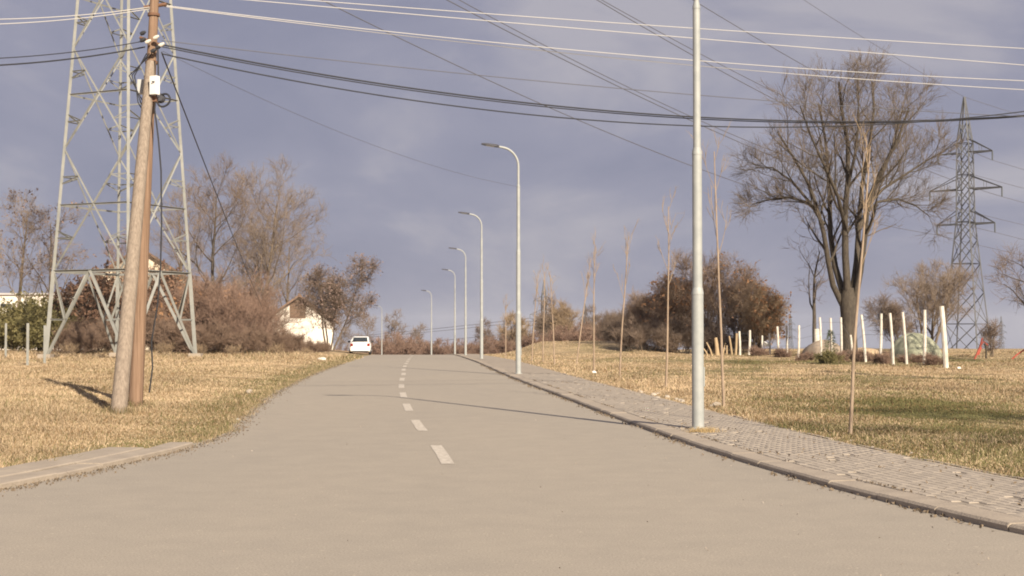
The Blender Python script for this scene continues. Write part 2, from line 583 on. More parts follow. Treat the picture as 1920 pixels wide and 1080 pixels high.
# ------------------------------------------------------------------ left corner: flush kerb and broken slab strip
yl = np.arange(9.0, 18.8, .05)
pl = np.stack([xL(yl), yl], -1)
sll = np.concatenate([[0], np.cumsum(np.linalg.norm(np.diff(pl, axis=0), axis=1))])
def lk(s, u):
    x = float(np.interp(s, sll, pl[:, 0])); y = float(np.interp(s, sll, yl))
    x2 = float(np.interp(s + .3, sll, pl[:, 0])); y2 = float(np.interp(s + .3, sll, yl))
    if s + .3 > sll[-1]:
        x2, y2 = x, y; x = float(np.interp(s - .3, sll, pl[:, 0])); y = float(np.interp(s - .3, sll, yl))
        t = Vector((x2 - x, y2 - y)).normalized(); x, y = x2, y2
    else:
        t = Vector((x2 - x, y2 - y)).normalized()
    return x - t.y * u, y + t.x * u
corner = thing("corner_pavement", None, None)
tag(corner, kind="structure")
s = 0.0
while s < sll[-1] - 1.0:
    for (u0, u1, z1, nm, skip) in ((0.0, .30, .052, "kerbstone", 0), (.33, .78, .062, "slab", .18)):
        if nm == "slab" and s > sll[-1] - 2.6: continue
        mb = MB(); vv = []; dz = rnd.uniform(-.008, .006)
        for k in range(2):
            q = s + .008 + .984 * k
            for u, z in ((u0, -.1), (u0, z1 - .012), (u0 + .02, z1), (u1, z1), (u1, -.1)):
                x, y = lk(q, u); vv.append((x, y, float(prof(y)) + z + dz))
        mb.add(vv, [(0, 1, 6, 5), (1, 2, 7, 6), (2, 3, 8, 7), (3, 4, 9, 8), (4, 3, 2, 1, 0), (5, 6, 7, 8, 9)])
        mb.build(nm, m_kerb, corner)
    s += 1.0

# ------------------------------------------------------------------ dry grass
def blades(name, x, y, hgt_, wid, cols, lean=1.5):
    n = len(x); z = G(x, y)
    a = rng.uniform(0, 2 * math.pi, n); la = rng.uniform(0, 2 * math.pi, n); ll = rng.uniform(.1, lean, n) * hgt_
    wx, wy = np.cos(a) * wid / 2, np.sin(a) * wid / 2
    b0 = np.stack([x - wx, y - wy, z - .02], -1); b1 = np.stack([x + wx, y + wy, z - .02], -1)
    mx_, my_ = x + np.cos(la) * ll * .35, y + np.sin(la) * ll * .35
    c0 = np.stack([mx_ - wx * .7, my_ - wy * .7, z + hgt_ * .6], -1); c1 = np.stack([mx_ + wx * .7, my_ + wy * .7, z + hgt_ * .6], -1)
    t = np.stack([x + np.cos(la) * ll, y + np.sin(la) * ll, z + hgt_], -1)
    V_ = np.stack([b0, b1, c1, c0, t], 1).reshape(-1, 3)
    k = (np.arange(n) * 5)[:, None]
    F_ = np.concatenate([k + [[0, 1, 2]], k + [[0, 2, 3]], k + [[3, 2, 4]]], 0)
    me_ = mesh_np(name, V_, F_)
    col_attr(me_, "tint", np.repeat(cols, 5, axis=0))
    return me_

def scatter(n_tuft, per, side):
    u = rng.uniform(0, 1, n_tuft * 3)
    a, b = (10.5, 84.) if side < 0 else (11., 104.)
    y = (a ** -.35 + u * (b ** -.35 - a ** -.35)) ** (1 / -.35)
    if side < 0:
        x1 = xL(y) + rng.uniform(-.05, .12, len(y)); x0 = -.40 * y - 1.5
        keep = x0 < x1 - .3
    else:
        x0 = edge_right(y) + rng.uniform(-.10, .05, len(y)); x1 = .40 * y + 2
        keep = x1 > x0 + .3
    y, x0, x1 = y[keep][:n_tuft], x0[keep][:n_tuft], x1[keep][:n_tuft]
    x = x0 + (x1 - x0) * rng.uniform(0, 1, len(y))
    if side < 0:      # keep the corner slabs mostly clear
        off = xL(y) - x
        clear = (y < 17.6) & (off < .95 + .35 * np.sin(y * 2.3)) & (rng.uniform(0, 1, len(y)) < np.where(off > .42, .90, .985))
        x, y = x[~clear], y[~clear]
    sp = (.05 + .0022 * y)
    x = np.repeat(x, per); y = np.repeat(y, per); sp = np.repeat(sp, per)
    th = np.repeat(rng.uniform(.55, 1.25, len(x) // per), per)
    x = x + rng.normal(0, 1, len(x)) * sp; y = y + rng.normal(0, 1, len(y)) * sp
    gr = greenness(x, y)
    if side > 0:
        ok = x > edge_right(y) - .12
    else:
        ok = x < xL(y) + .14
    x, y, th, gr = x[ok], y[ok], th[ok], gr[ok]
    tall = .5 + .5 * np.sin(x * .8 + 2) * np.sin(y * .45 + x * .2)
    h = (.018 + .042 * tall) * th * rng.uniform(.6, 1.35, len(x))
    if side < 0:
        h = h * (1 + .5 * sstep(xL(y) - x, 1.0, 3.5)) * (1 + 2.2 * sstep(y, 62, 74) * (.4 + .6 * th))
    else:
        h = h * (1 + .7 * np.exp(-((x - edge_right(y) - 1.2) / 1.0) ** 2) * sstep(y, 24, 34)) * (1 - .25 * gr)
    w = (.0032 + .00036 * y) * rng.uniform(.7, 1.4, len(x))
    isg = rng.uniform(0, 1, len(x)) < gr
    v = rng.uniform(.72, 1.2, (len(x), 1))
    cs = np.where(isg[:, None], np.array([[.19, .178, .078]]), np.array([[.55, .425, .28]])) * v
    pt = .5 + .5 * np.sin(x * .6 + 1.5 * np.sin(y * 1.1)) * np.sin(y * 1.35 + .8 * np.sin(x * .7))
    cs = cs * (.80 + .34 * pt)[:, None]
    br = rng.uniform(0, 1, len(x)) < .08 + .22 * (1 - pt)
    cs[br] = np.array([.27, .18, .095]) * v[br]
    return x, y, h, w, cs
m_grass = mat("dry_grass", (1, 1, 1), None, attr="tint", rough=.8, trans=.25, spec=.15)
for side, nt, nm, lb in ((-1, 80000, "grass", "dry straw coloured grass on the verge left of the road"), (1, 85000, "grass", "dry and green grass of the field right of the pavement")):
    me = blades(nm, *scatter(nt, 5, side))
    o = link(nm, me, None, m_grass); tag(o, lb, "grass", kind="stuff")

for side, nt, lb in ((-1, 700, "taller dry weed tufts scattered over the left verge"), (1, 900, "taller dry weed tufts scattered over the right field")):
    x, y, h, w, cs = scatter(nt, 22, side)
    hs = np.minimum(h * 2.5, .22)
    me = blades("weed_tufts", x, y, hs, w * .9, cs * .92)
    tag(link("weed_tufts", me, None, m_grass), lb, "weeds", kind="stuff")
ey = np.repeat(rng.uniform(18.2, 70, 900) ** 1.0, 14); ex = xL(ey) + .06 * np.sin(ey * 3.1) + rng.normal(-.10, .10, len(ey)); ey = ey + rng.normal(0, .07, len(ey))
ev = rng.uniform(.7, 1.15, (len(ex), 1))
me = blades("edge_grass", ex, ey, rng.uniform(.02, .085, len(ex)), .003 + .0003 * ey, np.where(rng.uniform(0, 1, (len(ex), 1)) < .45, np.array([[.19, .178, .078]]), np.array([[.42, .32, .20]])) * ev)
tag(link("edge_grass", me, None, m_grass), "ragged grass creeping over the left asphalt edge", "grass", kind="stuff")

# ------------------------------------------------------------------ street lamps
m_galv = mat("galvanised_steel", (.30, .315, .31), (.375, .385, .37), 6, .6, .1, spec=.35)
m_lamp = mat("lamp_housing_grey", (.035, .035, .042), (.05, .05, .06), 5, .6, .1)
m_lens = mat("lamp_lens", (.45, .45, .42), None, rough=.25)
def street_lamp(label, x, y, z, rz=0.0, full=True):
    t = thing("street_lamp", label, "street lamp", (x, y, z), rz, "street lamps along the right kerb")
    nseg = 20 if y < 60 else 10
    secs = [(0, 1.95, .088, .086), (1.95, 4.0, .072, .070), (4.0, 6.15, .056, .054), (6.15, 6.85, .040, .038)]
    for (a, b, r0, r1) in secs:
        MB().tube([(0, 0, a - (.25 if a == 0 else 0)), (0, 0, b)], [r0, r1], nseg).build("pole_section", m_galv, t)
    for z_, r0, r1 in ((1.95, .086, .072), (4.0, .070, .056), (6.15, .054, .040)):
        MB().tube([(0, 0, z_ - .002), (0, 0, z_ + .03), (0, 0, z_ + .10)], [r0 + .004, r0 + .003, r1 + .002], nseg, caps=False).build("collar", m_galv, t)
    pts = []
    for k in range(13):
        a = math.radians(82) * k / 12
        pts.append((-.62 * (1 - math.cos(a)), 0, 6.85 + .62 * math.sin(a)))
    lx, _, lz = pts[-1]
    pts.append((lx - .16, 0, lz + .022))
    MB().tube(pts, .037, nseg, caps=True).build("arm", m_galv, t)
    mb = MB()
    x0, z0 = lx - .12, lz + .017
    prof_h = [(0, .05, .045), (.10, .10, .055), (.42, .11, .04), (.58, .07, .022)]
    vv = []
    for (dx, w, h) in prof_h:
        zc = z0 + dx * .14
        vv += [(x0 - dx, -w, zc - .025), (x0 - dx, w, zc - .025), (x0 - dx, w * .75, zc + h), (x0 - dx, -w * .75, zc + h)]
    fs = [(3, 2, 1, 0), (12, 13, 14, 15)]
    for i in range(3):
        for k in range(4):
            a, b = i * 4 + k, i * 4 + (k + 1) % 4
            fs.append((a, b, b + 4, a + 4))
    mb.add(vv, fs)
    hd = mb.build("lamp_head", m_lamp, t)
    MB().box((x0 - .30, 0, z0 - .03 + .042), (.28, .15, .012), Matrix.Rotation(math.radians(8), 3, 'Y')).build("lens", m_lens, hd)
    if full:
        MB().tube([(0, 0, -.02), (0, 0, .018)], [.13, .125], 16).build("base_flange", m_galv, t)
        mb = MB(); mb.box((.087, 0, .75), (.012, .08, .28)); mb.build("service_door", m_galv, t)
    return t
LD = 26.2
lamps = [(1308, 20.4, "nearest galvanised street lamp pole standing on the paving, its head above the picture", 10),
         (972, 46.1, "second street lamp from the camera, tall with its curved arm against the sky", 12),
         (903, 72.3, "third street lamp from the camera along the right kerb", 14),
         (873, 98.5, "fourth street lamp from the camera, near the crest of the road", 16),
         (853, 124.7, "fifth street lamp from the camera, slim pole right at the road crest", 20),
         (809, 151.0, "sixth street lamp, its foot hidden behind the crest of the road", 30),
         (716, 177.0, "farthest street lamp, small pole beside the white parked car", 45)]
for i, (px, d, lb, rz) in enumerate(lamps):
    x = (px - 960) / F * d
    street_lamp(lb, x, d, float(prof(d)) + KERB_H, math.radians(rz), i < 2)

# ------------------------------------------------------------------ lattice pylons
m_lat = mat("pylon_galvanised", (.20, .202, .188), (.275, .275, .255), 1.5, .7, .1)
m_lat2 = mat("pylon_dull_steel", (.085, .088, .092), (.12, .12, .12), 1.5, .7, .1)
m_ins = mat("glass_insulator", (.10, .11, .11), None, rough=.3)
def bar(name, a, b, w, parent, m_):
    return MB().angle(a, b, w).build(name, m_, parent)

# near pylon behind the wooden pole
T1 = Vector((-18.95, 68.0, 0)); T1.z = float(G(T1.x, T1.y))
near_t = thing("lattice_pylon", "large grey lattice pylon rising out of the picture behind the wooden pole", "pylon", T1)
rot1 = math.radians(20)
ARM_A = math.radians(-40)
def hw1(z):
    return 3.52 - .0755 * z if z < 36 else max(.12, .81 * (42 - z) / 6)
def cor1(i, z):
    a = rot1 + math.pi / 2 * i
    return Vector((math.cos(a) * hw1(z), math.sin(a) * hw1(z), z))
for i in range(4):
    MB().angle(cor1(i, -.3), cor1(i, 4.19), .19, .03).build("leg", m_lat, near_t)
    MB().angle(cor1(i, 4.19), cor1(i, 19.6), .14, .025).build("leg", m_lat, near_t)
    MB().angle(cor1(i, 19.6), cor1(i, 36), .16, .03).build("leg", m_lat, near_t)
    MB().angle(cor1(i, 36), cor1(i, 42), .12, .03).build("peak_leg", m_lat, near_t)
    fp = MB(); c0 = cor1(i, 0); fp.box((c0.x, c0.y, .0), (.6, .6, .45)); fp.build("footing", m_kerb, near_t)
nodes = [4.19, 10.1, 15.0, 19.6, 24.0, 28.0, 32.0, 36.0]
for i in range(4):
    j = (i + 1) % 4
    A, B = cor1(i, 4.19), cor1(j, 4.19); M_ = (A + B) / 2
    bar("horizontal_strut", A, B, .11, near_t, m_lat)
    for a, q in ((i, A), (j, B)):
        f0 = cor1(a, 0)
        bar("brace", f0, M_, .13, near_t, m_lat)
        for fr in (.45,):
            pm = f0.lerp(M_, fr); lm = cor1(a, 4.19 * fr)
            bar("thin_brace", lm, pm, .07, near_t, m_lat)
            bar("thin_brace", q, pm, .09, near_t, m_lat)
    for k in range(len(nodes) - 1):
        z0, z1 = nodes[k], nodes[k + 1]
        a0, a1, b0, b1 = cor1(i, z0), cor1(i, z1), cor1(j, z0), cor1(j, z1)
        w = .07
        bar("diagonal", a0, b1, w, near_t, m_lat); bar("diagonal", b0, a1, w, near_t, m_lat)
        wa, wb = (a0 - b0).length, (a1 - b1).length
        fx = wa / (wa + wb); zc = z0 + (z1 - z0) * fx
        bar("horizontal_strut", cor1(i, zc), cor1(j, zc), .075, near_t, m_lat)
        if k < 3:
            for (p0, p1, c_) in ((a0, b1, i), (b0, a1, j)):
                q = p0.lerp(p1, fx * .5)
                bar("thin_brace", cor1(c_, q.z + .35), q, .055, near_t, m_lat)
                bar("thin_brace", cor1(c_, q.z + .0), q, .05, near_t, m_lat)
            for (p0, p1, c_) in ((a0, b1, j), (b0, a1, i)):
                q = p0.lerp(p1, fx + (1 - fx) * .5)
                bar("thin_brace", cor1(c_, q.z - .35), q, .055, near_t, m_lat)
                bar("thin_brace", cor1(c_, q.z), q, .05, near_t, m_lat)
for k in range(14):      # climbing bolts on the leg facing away
    c0 = cor1(1, 1.2 + k * 1.15)
    MB().tube([c0 + Vector((-.02, 0, 0)), c0 + Vector((.24, -.06, 0))], .014, 5).build("step_bolt", m_lat, near_t)
arm_dir = Vector((math.cos(ARM_A), math.sin(ARM_A), 0))
wires_A = {}
for nm, z, hwid in (("bot", 25.6, 3.4), ("mid", 31.0, 4.2), ("top", 35.3, 3.2)):
    for sd in (-1, 1):
        ca_ = MB(); tip = arm_dir * sd * hwid + Vector((0, 0, z))
        corners = [(0, 3), (1, 2)][0 if sd > 0 else 1]
        for c_ in corners:
            ca_.angle(cor1(c_, z), tip, .09); ca_.angle(cor1(c_, z + 1.3), tip, .08)
        arm = ca_.build("cross_arm", m_lat, near_t)
        MB().tube([tip, tip - Vector((0, 0, 1.3))], .07, 8).build("insulator", m_ins, arm)
        wires_A[(nm, sd)] = T1 + tip - Vector((0, 0, 1.3))
wires_A[("earth", 0)] = T1 + Vector((0, 0, 42))

def far_pylon(px, d, label, Htot, rz, members=True, name="lattice_pylon", m_=None, base_w=2.15, group=None, zb=None):
    m_ = m_ or m_lat2
    x = (px - 960) / F * d
    o = Vector((x, d, float(G(x, d)) if zb is None else zb))
    t = thing(name, label, "pylon", o, 0, group)
    def hw(z):
        f = z / Htot
        return np.interp(f, [0, .52, .82, 1.0], [base_w * 1.414, .93 * 1.2, .80 * 1.2, .06])
    def cor(i, z):
        a = rz + math.pi / 4 + math.pi / 2 * i
        return Vector((math.cos(a) * hw(z), math.sin(a) * hw(z), z))
    lev = [0, .13, .25, .36, .45, .52, .58, .64, .70, .76, .82, .90]
    wl_ = .16 if members else .22
    legs, brs = MB(), MB()
    for i in range(4):
        pz = [-1.0] + [f * Htot for f in (.52, .82, 1.0)]
        for k in range(3):
            if members: MB().angle(cor(i, max(pz[k], -0.5)), cor(i, pz[k + 1]), wl_).build("leg", m_, t)
            else: legs.angle(cor(i, max(pz[k], -.5)), cor(i, pz[k + 1]), wl_ )
    for i in range(4):
        j = (i + 1) % 4
        for k in range(len(lev) - 1):
            z0, z1 = lev[k] * Htot, lev[k + 1] * Htot
            for p, q in ((cor(i, z0), cor(j, z1)), (cor(j, z0), cor(i, z1))):
                if members: bar("diagonal", p, q, .085, t, m_)
                else: brs.angle(p, q, .13)
            if k in (1, 3, 5, 8, 10):
                if members: bar("horizontal_strut", cor(i, z0), cor(j, z0), .08, t, m_)
                else: brs.angle(cor(i, z0), cor(j, z0), .12)
    if not members:
        legs.build("leg_frame", m_, t); brs.build("bracing", m_, t)
    ad = Vector((math.cos(rz), math.sin(rz), 0)); tips = {}
    for nm, f, hwid in (("bot", .512, 3.4), ("mid", .645, 4.25), ("top", .785, 3.2)):
        z = f * Htot
        for sd in (-1, 1):
            mb = MB(); tip = ad * sd * hwid + Vector((0, 0, z))
            cs = (0, 3) if sd > 0 else (1, 2)
            for c_ in cs:
                mb.angle(cor(c_, z), tip, .14); mb.angle(cor(c_, z + 1.5), tip, .10)
                mb.angle(cor(c_, z).lerp(tip, .45), cor(c_, z + 1.5).lerp(tip, .45), .06)
            arm = mb.build("cross_arm", m_, t)
            lo = tip - Vector((0, 0, 1.1))
            MB().tube([tip, lo], .08, 7).build("insulator", m_ins, arm)
            tips[(nm, sd)] = o + lo
    tips[("earth", 0)] = o + Vector((0, 0, Htot))
    return t, tips, ad

T2x = (1812 - 960) / F * 160
T2z = float(G(T2x, 160))
HT2 = CAMZ + (619 - 180) / F * 160 - T2z
t2, wires_B, _ = far_pylon(1812, 160, "distant lattice pylon with three cross arms at the right beyond the big tree", HT2, ARM_A)
_, w3, ad3 = far_pylon(1020, 420, "faint far pylon rising behind the thin trees right of the lamps", 29, .15, False, m_=m_lat2, group="faint pylons on the skyline", zb=-12.5)
_, w4, _ = far_pylon(1097, 600, "faint small pylon behind the bare trees near the leaning saplings", 30, .5, False, group="faint pylons on the skyline", zb=-17)
far_pylon(1482, 900, "tiny far pylon seen between the white posts and the orange copse", 31, .3, False, group="faint pylons on the skyline", zb=-19)
far_pylon(1877, 950, "tiny far pylon right of the red metal harrow", 31, .3, False, group="faint pylons on the skyline", zb=-20)

# ------------------------------------------------------------------ cables
m_cond = mat("dull_conductor", (.11, .11, .125), None, rough=.6)
m_alu = mat("bright_aluminium_conductor", (.52, .50, .47), None, rough=.6)
m_blk = mat("black_cable", (.028, .028, .032), None, rough=.6)
def sag_pts(a, b, sag, n=28):
    a, b = Vector(a), Vector(b)
    return [a.lerp(b, k / n) - Vector((0, 0, 4 * sag * (k / n) * (1 - k / n))) for k in range(n + 1)]
ARM_W = {'bot': 'lower', 'mid': 'middle', 'top': 'top', 'earth': 'peak'}
SIDE_W = {-1: 'left ', 1: 'right ', 0: ''}
def cable(name, pts, r, m_, label, group=None, n=5):
    o = MB().tube(pts, r, n).build(name, m_)
    tag(o, label, "cable", group)
    return o
hv = {("bot", -1): (2.9, "lowest dark power line running from the near pylon down behind the big tree"),
      ("mid", -1): (3.0, "dark power line to the left middle arm of the distant pylon"),
      ("bot", 1): (2.3, "dark power line to the right lower arm of the distant pylon"),
      ("mid", 1): (2.6, "dark power line to the right middle arm of the distant pylon"),
      ("top", -1): (2.0, "dark power line to the left top arm of the distant pylon"),
      ("top", 1): (2.0, "dark power line to the right top arm of the distant pylon"),
      ("earth", 0): (1.6, "thin earth wire joining the peaks of the two pylons")}
for k, (sg, lb) in hv.items():
    cable("power_line", sag_pts(wires_A[k], wires_B[k], sg, 40), .030 if k[0] != "earth" else .022, m_cond, lb, "high voltage lines between the pylons")
# onward spans of the far line
onw = Vector((95, 60, -6))
for k in wires_B:
    cable("power_line", sag_pts(wires_B[k], wires_B[k] + onw, 2.4, 16), .026, m_cond, "dark power line leaving the distant pylon's %s%s towards the right edge" % (SIDE_W[k[1]], ARM_W[k[0]] + (" arm" if k[1] else "")), "high voltage lines beyond the distant pylon")
onl = Vector((-260, 190, -10))
for k in (("bot", -1), ("mid", -1), ("mid", 1)):
    cable("power_line", sag_pts(w3[k], w3[k] + onl, 5, 16), .07, m_cond, "faint far power line falling leftward behind the lamps from the far pylon's %s%s arm" % (SIDE_W[k[1]], ARM_W[k[0]]), "far power lines behind the lamps")
    cable("power_line", sag_pts(w3[k], w4[k], 2, 12), .06, m_cond, "faint far power line joining the %s%s arms of the two small pylons" % (SIDE_W[k[1]], ARM_W[k[0]]), "far power lines between small pylons")

# ------------------------------------------------------------------ wooden pole with strut, boxes and cables
m_wood = mat("weathered_pole_wood", (.165, .102, .066), (.30, .20, .137), 3.0, .9, stretch=(12, 12, .22), bump=.7, bscale=9)
m_wood2 = mat("grey_pole_wood", (.19, .15, .118), (.325, .265, .21), 3.0, .9, stretch=(12, 12, .22), bump=.7, bscale=9)
m_rust = mat("rusty_bracket", (.12, .065, .04), (.2, .11, .07), 8, .8)
m_boxw = mat("white_plastic_box", (.72, .71, .68), (.80, .79, .76), 4, .5)
m_boxg = mat("grey_plastic_box", (.45, .45, .44), None, rough=.55)
m_porc = mat("porcelain_insulator", (.55, .52, .46), None, rough=.35)
pb = at(254, 764)
ptop = P(293, -75, 26.0)
wp = thing("utility_pole", "leaning wooden utility pole with a strut, white box and cable coil beside the road", "utility pole", pb)
def L_(v): return Vector(v) - pb
def lerp_pole(f): return L_(pb).lerp(L_(ptop), f)
npt = 9
MB().tube([lerp_pole(-.05 + 1.05 * k / npt) for k in range(npt + 1)], [.135 - .058 * k / npt for k in range(npt + 1)], 14).build("pole", m_wood, wp)
sb = at(222, 778)
stt = P(283, 118, 25.9)
mb = MB(); d_ = L_(stt) - L_(sb)
mb.tube([L_(sb) + d_ * (-.05 + 1.05 * k / npt) for k in range(npt + 1)], [.138 - .045 * k / npt for k in range(npt + 1)], 14)
mb.build("strut", m_wood2, wp)
def on_pole(py): 
    zt = CAMZ + ray(960, py).z / ray(960, py).y * 26.2
    return lerp_pole((zt - pb.z) / (ptop.z - pb.z))
for py, r in ((33, .10), (122, .105), (150, .115)):
    c_ = on_pole(py); MB().tube([c_ - Vector((0, 0, .025)), c_ + Vector((0, 0, .025))], r + .012, 14).build("band", m_rust, wp)
bx = P(290, 160, 25.5)
mb = MB(); mb.box(L_(bx), (.145, .11, .34), Matrix.Rotation(math.radians(-25), 3, 'Z')); junction = mb.build("junction_box", m_boxw, wp)
mb = MB(); mb.box(L_(P(287, 153, 25.42)), (.05, .012, .018)); mb.build("latch", m_blk, junction)
mb = MB(); mb.box(L_(P(290, 186, 25.62)), (.09, .10, .1)); mb.build("box_bracket", m_rust, wp)
bx2 = P(265, 163, 26.25)
mb = MB(); mb.box(L_(bx2), (.12, .12, .27)); mb.build("small_box", m_boxg, wp)
cc = L_(P(307, 188, 25.75)); pts = []
for k in range(65):
    a = 2 * math.pi * k / 16
    rr = .115 + .010 * math.sin(k * .8)
    pts.append(cc + Vector((math.cos(a) * rr, .02 * math.sin(k * .37), math.sin(a) * rr * 1.08)))
MB().tube(pts, .017, 6).build("cable_coil", m_blk, wp)
mb = MB(); mb.tube([L_(P(300, 184, 25.8)) + Vector((0, -.05, 0)), L_(P(300, 184, 25.8)), L_(P(300, 184, 25.8)) + Vector((0, .06, 0))], [.06, .095, .09], 12); mb.build("splice_closure", mat("dark_grey_plastic", (.07, .07, .08), None, rough=.5), wp)
drop = [(296, 92), (297, 150), (290, 205), (297, 260), (302, 320), (303, 420), (301, 500), (295, 575), (284, 640), (286, 690), (280, 736)]
MB().tube([L_(P(a, b, 25.6)) for a, b in drop], .016, 6).build("hanging_cable", m_blk, wp)
for i, (a, b) in enumerate([(268, 62), (278, 78), (297, 88), (303, 84), (268, 75), (293, 70), (288, 95)]):
    c_ = L_(P(a, b, 25.75)); MB().tube([c_ - Vector((.05, 0, .02)), c_, c_ + Vector((.05, 0, .03))], [.03, .042, .02], 8).build("clamp", m_porc if i % 2 else m_blk, wp)
mb = MB(); mb.tube([L_(P(262, 70, 26)), L_(P(306, 86, 26))], .028, 7); mb.build("bracket_arm", m_rust, wp)
mb = MB(); mb.tube([L_(P(270, 14, 26)), L_(P(312, 8, 26))], .035, 7); mb.build("crossbar", m_rust, wp)
for k in range(3):
    a_ = L_(P(275 + 5 * k, 100, 25.8)); MB().tube([a_, a_ + Vector((-.25 - .1 * k, .1, -.4)), a_ + Vector((-.18, .1, -.9)), a_ + Vector((-.05, .05, -1.1 - .1 * k))], .011, 5).build("loose_wire", m_blk, wp)

# the next pole of the line, beyond the right edge
np_b = Vector((16.5, 34, 0)); np_b.z = float(G(16.5, 34))
np_t = thing("utility_pole", "plain wooden utility pole standing beyond the right edge of the view", "utility pole", np_b)
MB().tube([(0, 0, -.4), (0, 0, 4), (0, 0, 8.6)], [.14, .115, .085], 12).build("pole", m_wood, np_t)
MB().box((0, 0, 8.0), (.1, 1.1, .1)).build("crossbar", m_rust, np_t)
MB().box((.0, 0, 6.6), (.1, .5, .06)).build("bracket_arm", m_rust, np_t)

def through(pxs, endL, endR, r, m_, label, group, n=5, name="overhead_cable"):
    """a cable between two poles: straight in plan, height following the photographed pixels"""
    endL, endR = Vector(endL), Vector(endR)
    ts, zs = [0.0], [endL.z]
    dx, dy = endR.x - endL.x, endR.y - endL.y
    for px, py in pxs:
        k = (px - 960) / F
        t = (k * endL.y - endL.x) / (dx - k * dy)
        y = endL.y + dy * t
        ry_ = ray(px, py); ts.append(t); zs.append(CAMZ + ry_.z / ry_.y * y)
    c_ = np.polyfit(ts, zs, 2, w=[4] + [1] * len(pxs))
    pts = [Vector((endL.x + dx * t, endL.y + dy * t, float(np.polyval(c_, t)))) for t in np.linspace(0, 1, 41)]
    return cable(name, pts, r, m_, label, group, n)
pw = lambda px, py: P(px, py, 26.0)
npx = lambda z, dy_=0: (16.5, 34 + dy_, np_b.z + z)
GA = "aluminium wires over the road"
through([(540, 0), (1000, 30), (1300, 53), (1600, 73), (1915, 90)], P(300, -22, 26), npx(8.1, -.5), .0075, m_alu, "topmost of the four bright aluminium wires over the road", GA)
through([(640, 12), (1000, 41), (1300, 76), (1600, 99), (1915, 119)], P(303, -14, 26), npx(7.95, -.2), .0075, m_alu, "second bright aluminium wire from the top over the road", GA)
through([(500, 32), (770, 66), (1000, 88), (1300, 112), (1600, 133), (1915, 152)], P(306, 10, 26), npx(7.7, .2), .0075, m_alu, "third bright aluminium wire from the top over the road", GA)
through([(500, 34), (770, 69), (1000, 93), (1300, 124), (1600, 146), (1915, 168)], P(306, 12, 26), npx(7.55, .5), .0075, m_alu, "lowest of the four bright aluminium wires over the road", GA)
GB = "black telecom cables over the road"
through([(500, 118), (770, 158), (1000, 190), (1300, 222), (1400, 231), (1600, 229), (1915, 214)], P(303, 84, 26), npx(6.7, 0), .0155, m_blk, "thick black cable crossing the road, straight above the lowest sagging one", GB)
through([(500, 121), (770, 162), (1000, 193), (1300, 227), (1400, 234), (1600, 231), (1915, 216)], P(303, 88, 26), npx(6.65, .1), .011, m_blk, "thin black cable running close beside the thick one", GB)
through([(500, 150), (700, 186), (1000, 218), (1200, 230), (1400, 234), (1600, 229), (1915, 215)], P(303, 100, 26), npx(6.6, -.1), .013, m_blk, "lowest black cable with the deepest sag over the road", GB)
through([(500, 98), (770, 126), (1000, 150), (1300, 180), (1420, 188), (1700, 205)], P(303, 76, 26), npx(5.7, 0), .008, m_cond, "thin grey cable above the thick black ones", GB)
# left side of the pole
def left_span(a, b, r, m_, label, group):
    A = P(*a, 26); B = P(*b, 24.2); B2 = A + (B - A) * 1.6
    cable("overhead_cable", sag_pts(A, B2, .12, 16), r, m_, label, group)
left_span((290, 12), (0, 24), .0075, m_alu, "upper bright wire from the pole to the left edge", "wires left of the wooden pole")
left_span((290, 15), (0, 33), .0075, m_alu, "lower bright wire from the pole to the left edge", "wires left of the wooden pole")
left_span((275, 76), (0, 97), .009, m_blk, "thin upper black cable from the pole to the left edge", "wires left of the wooden pole")
left_span((272, 88), (0, 110), .014, m_blk, "thick lower black cable from the pole to the left edge", "wires left of the wooden pole")
cable("overhead_cable", sag_pts(P(303, 98, 26), P(520, 640, 118), .25, 24), .014, m_blk, "single black service cable dropping from the pole towards the white house")
cable("overhead_cable", sag_pts(P(305, 96, 26), P(972, 350, 46.1), .35, 24), .0045, m_cond, "very thin wire from the pole to the second street lamp")

# ------------------------------------------------------------------ trees
def bark(nm, c1, c2): return mat(nm, c1, c2, 5, .92, stretch=(3, 3, .8), bump=.5, bscale=12)
m_bark = bark("bark_grey_brown", (.105, .078, .057), (.19, .15, .11))
m_bark_dk = bark("bark_dark", (.050, .042, .036), (.12, .098, .075))
m_bark_lt = bark("bark_light", (.24, .19, .14), (.35, .28, .20))
m_twig = mat("twig_brown", (.19, .145, .112), (.275, .215, .165), 1.2, .9)
m_twig_dk = mat("twig_dark", (.155, .112, .086), (.225, .170, .13), 1.2, .9)
m_twig_red = mat("twig_reddish", (.195, .125, .092), (.28, .188, .142), 1.0, .9)
m_twig_lt = mat("twig_tan", (.27, .195, .125), (.36, .27, .175), 1.0, .9)
m_twig_ol = mat("twig_olive", (.165, .150, .072), (.25, .215, .095), 1.0, .9)
m_leaf_or = mat("leaf_orange_brown", (.27, .14, .07), (.38, .22, .12), 3, .8, trans=.2)
m_leaf_br = mat("leaf_dry_brown", (.15, .085, .055), (.26, .155, .10), 3, .8, trans=.2)
m_leaf_seed = mat("seed_cluster_brown", (.17, .12, .10), (.24, .17, .145), 3, .9)
m_leaf_gr = mat("leaf_olive_green", (.12, .112, .045), (.215, .178, .075), 3, .8, trans=.2)
m_leaf_con = mat("conifer_green", (.035, .055, .022), (.08, .095, .04), 3, .8)

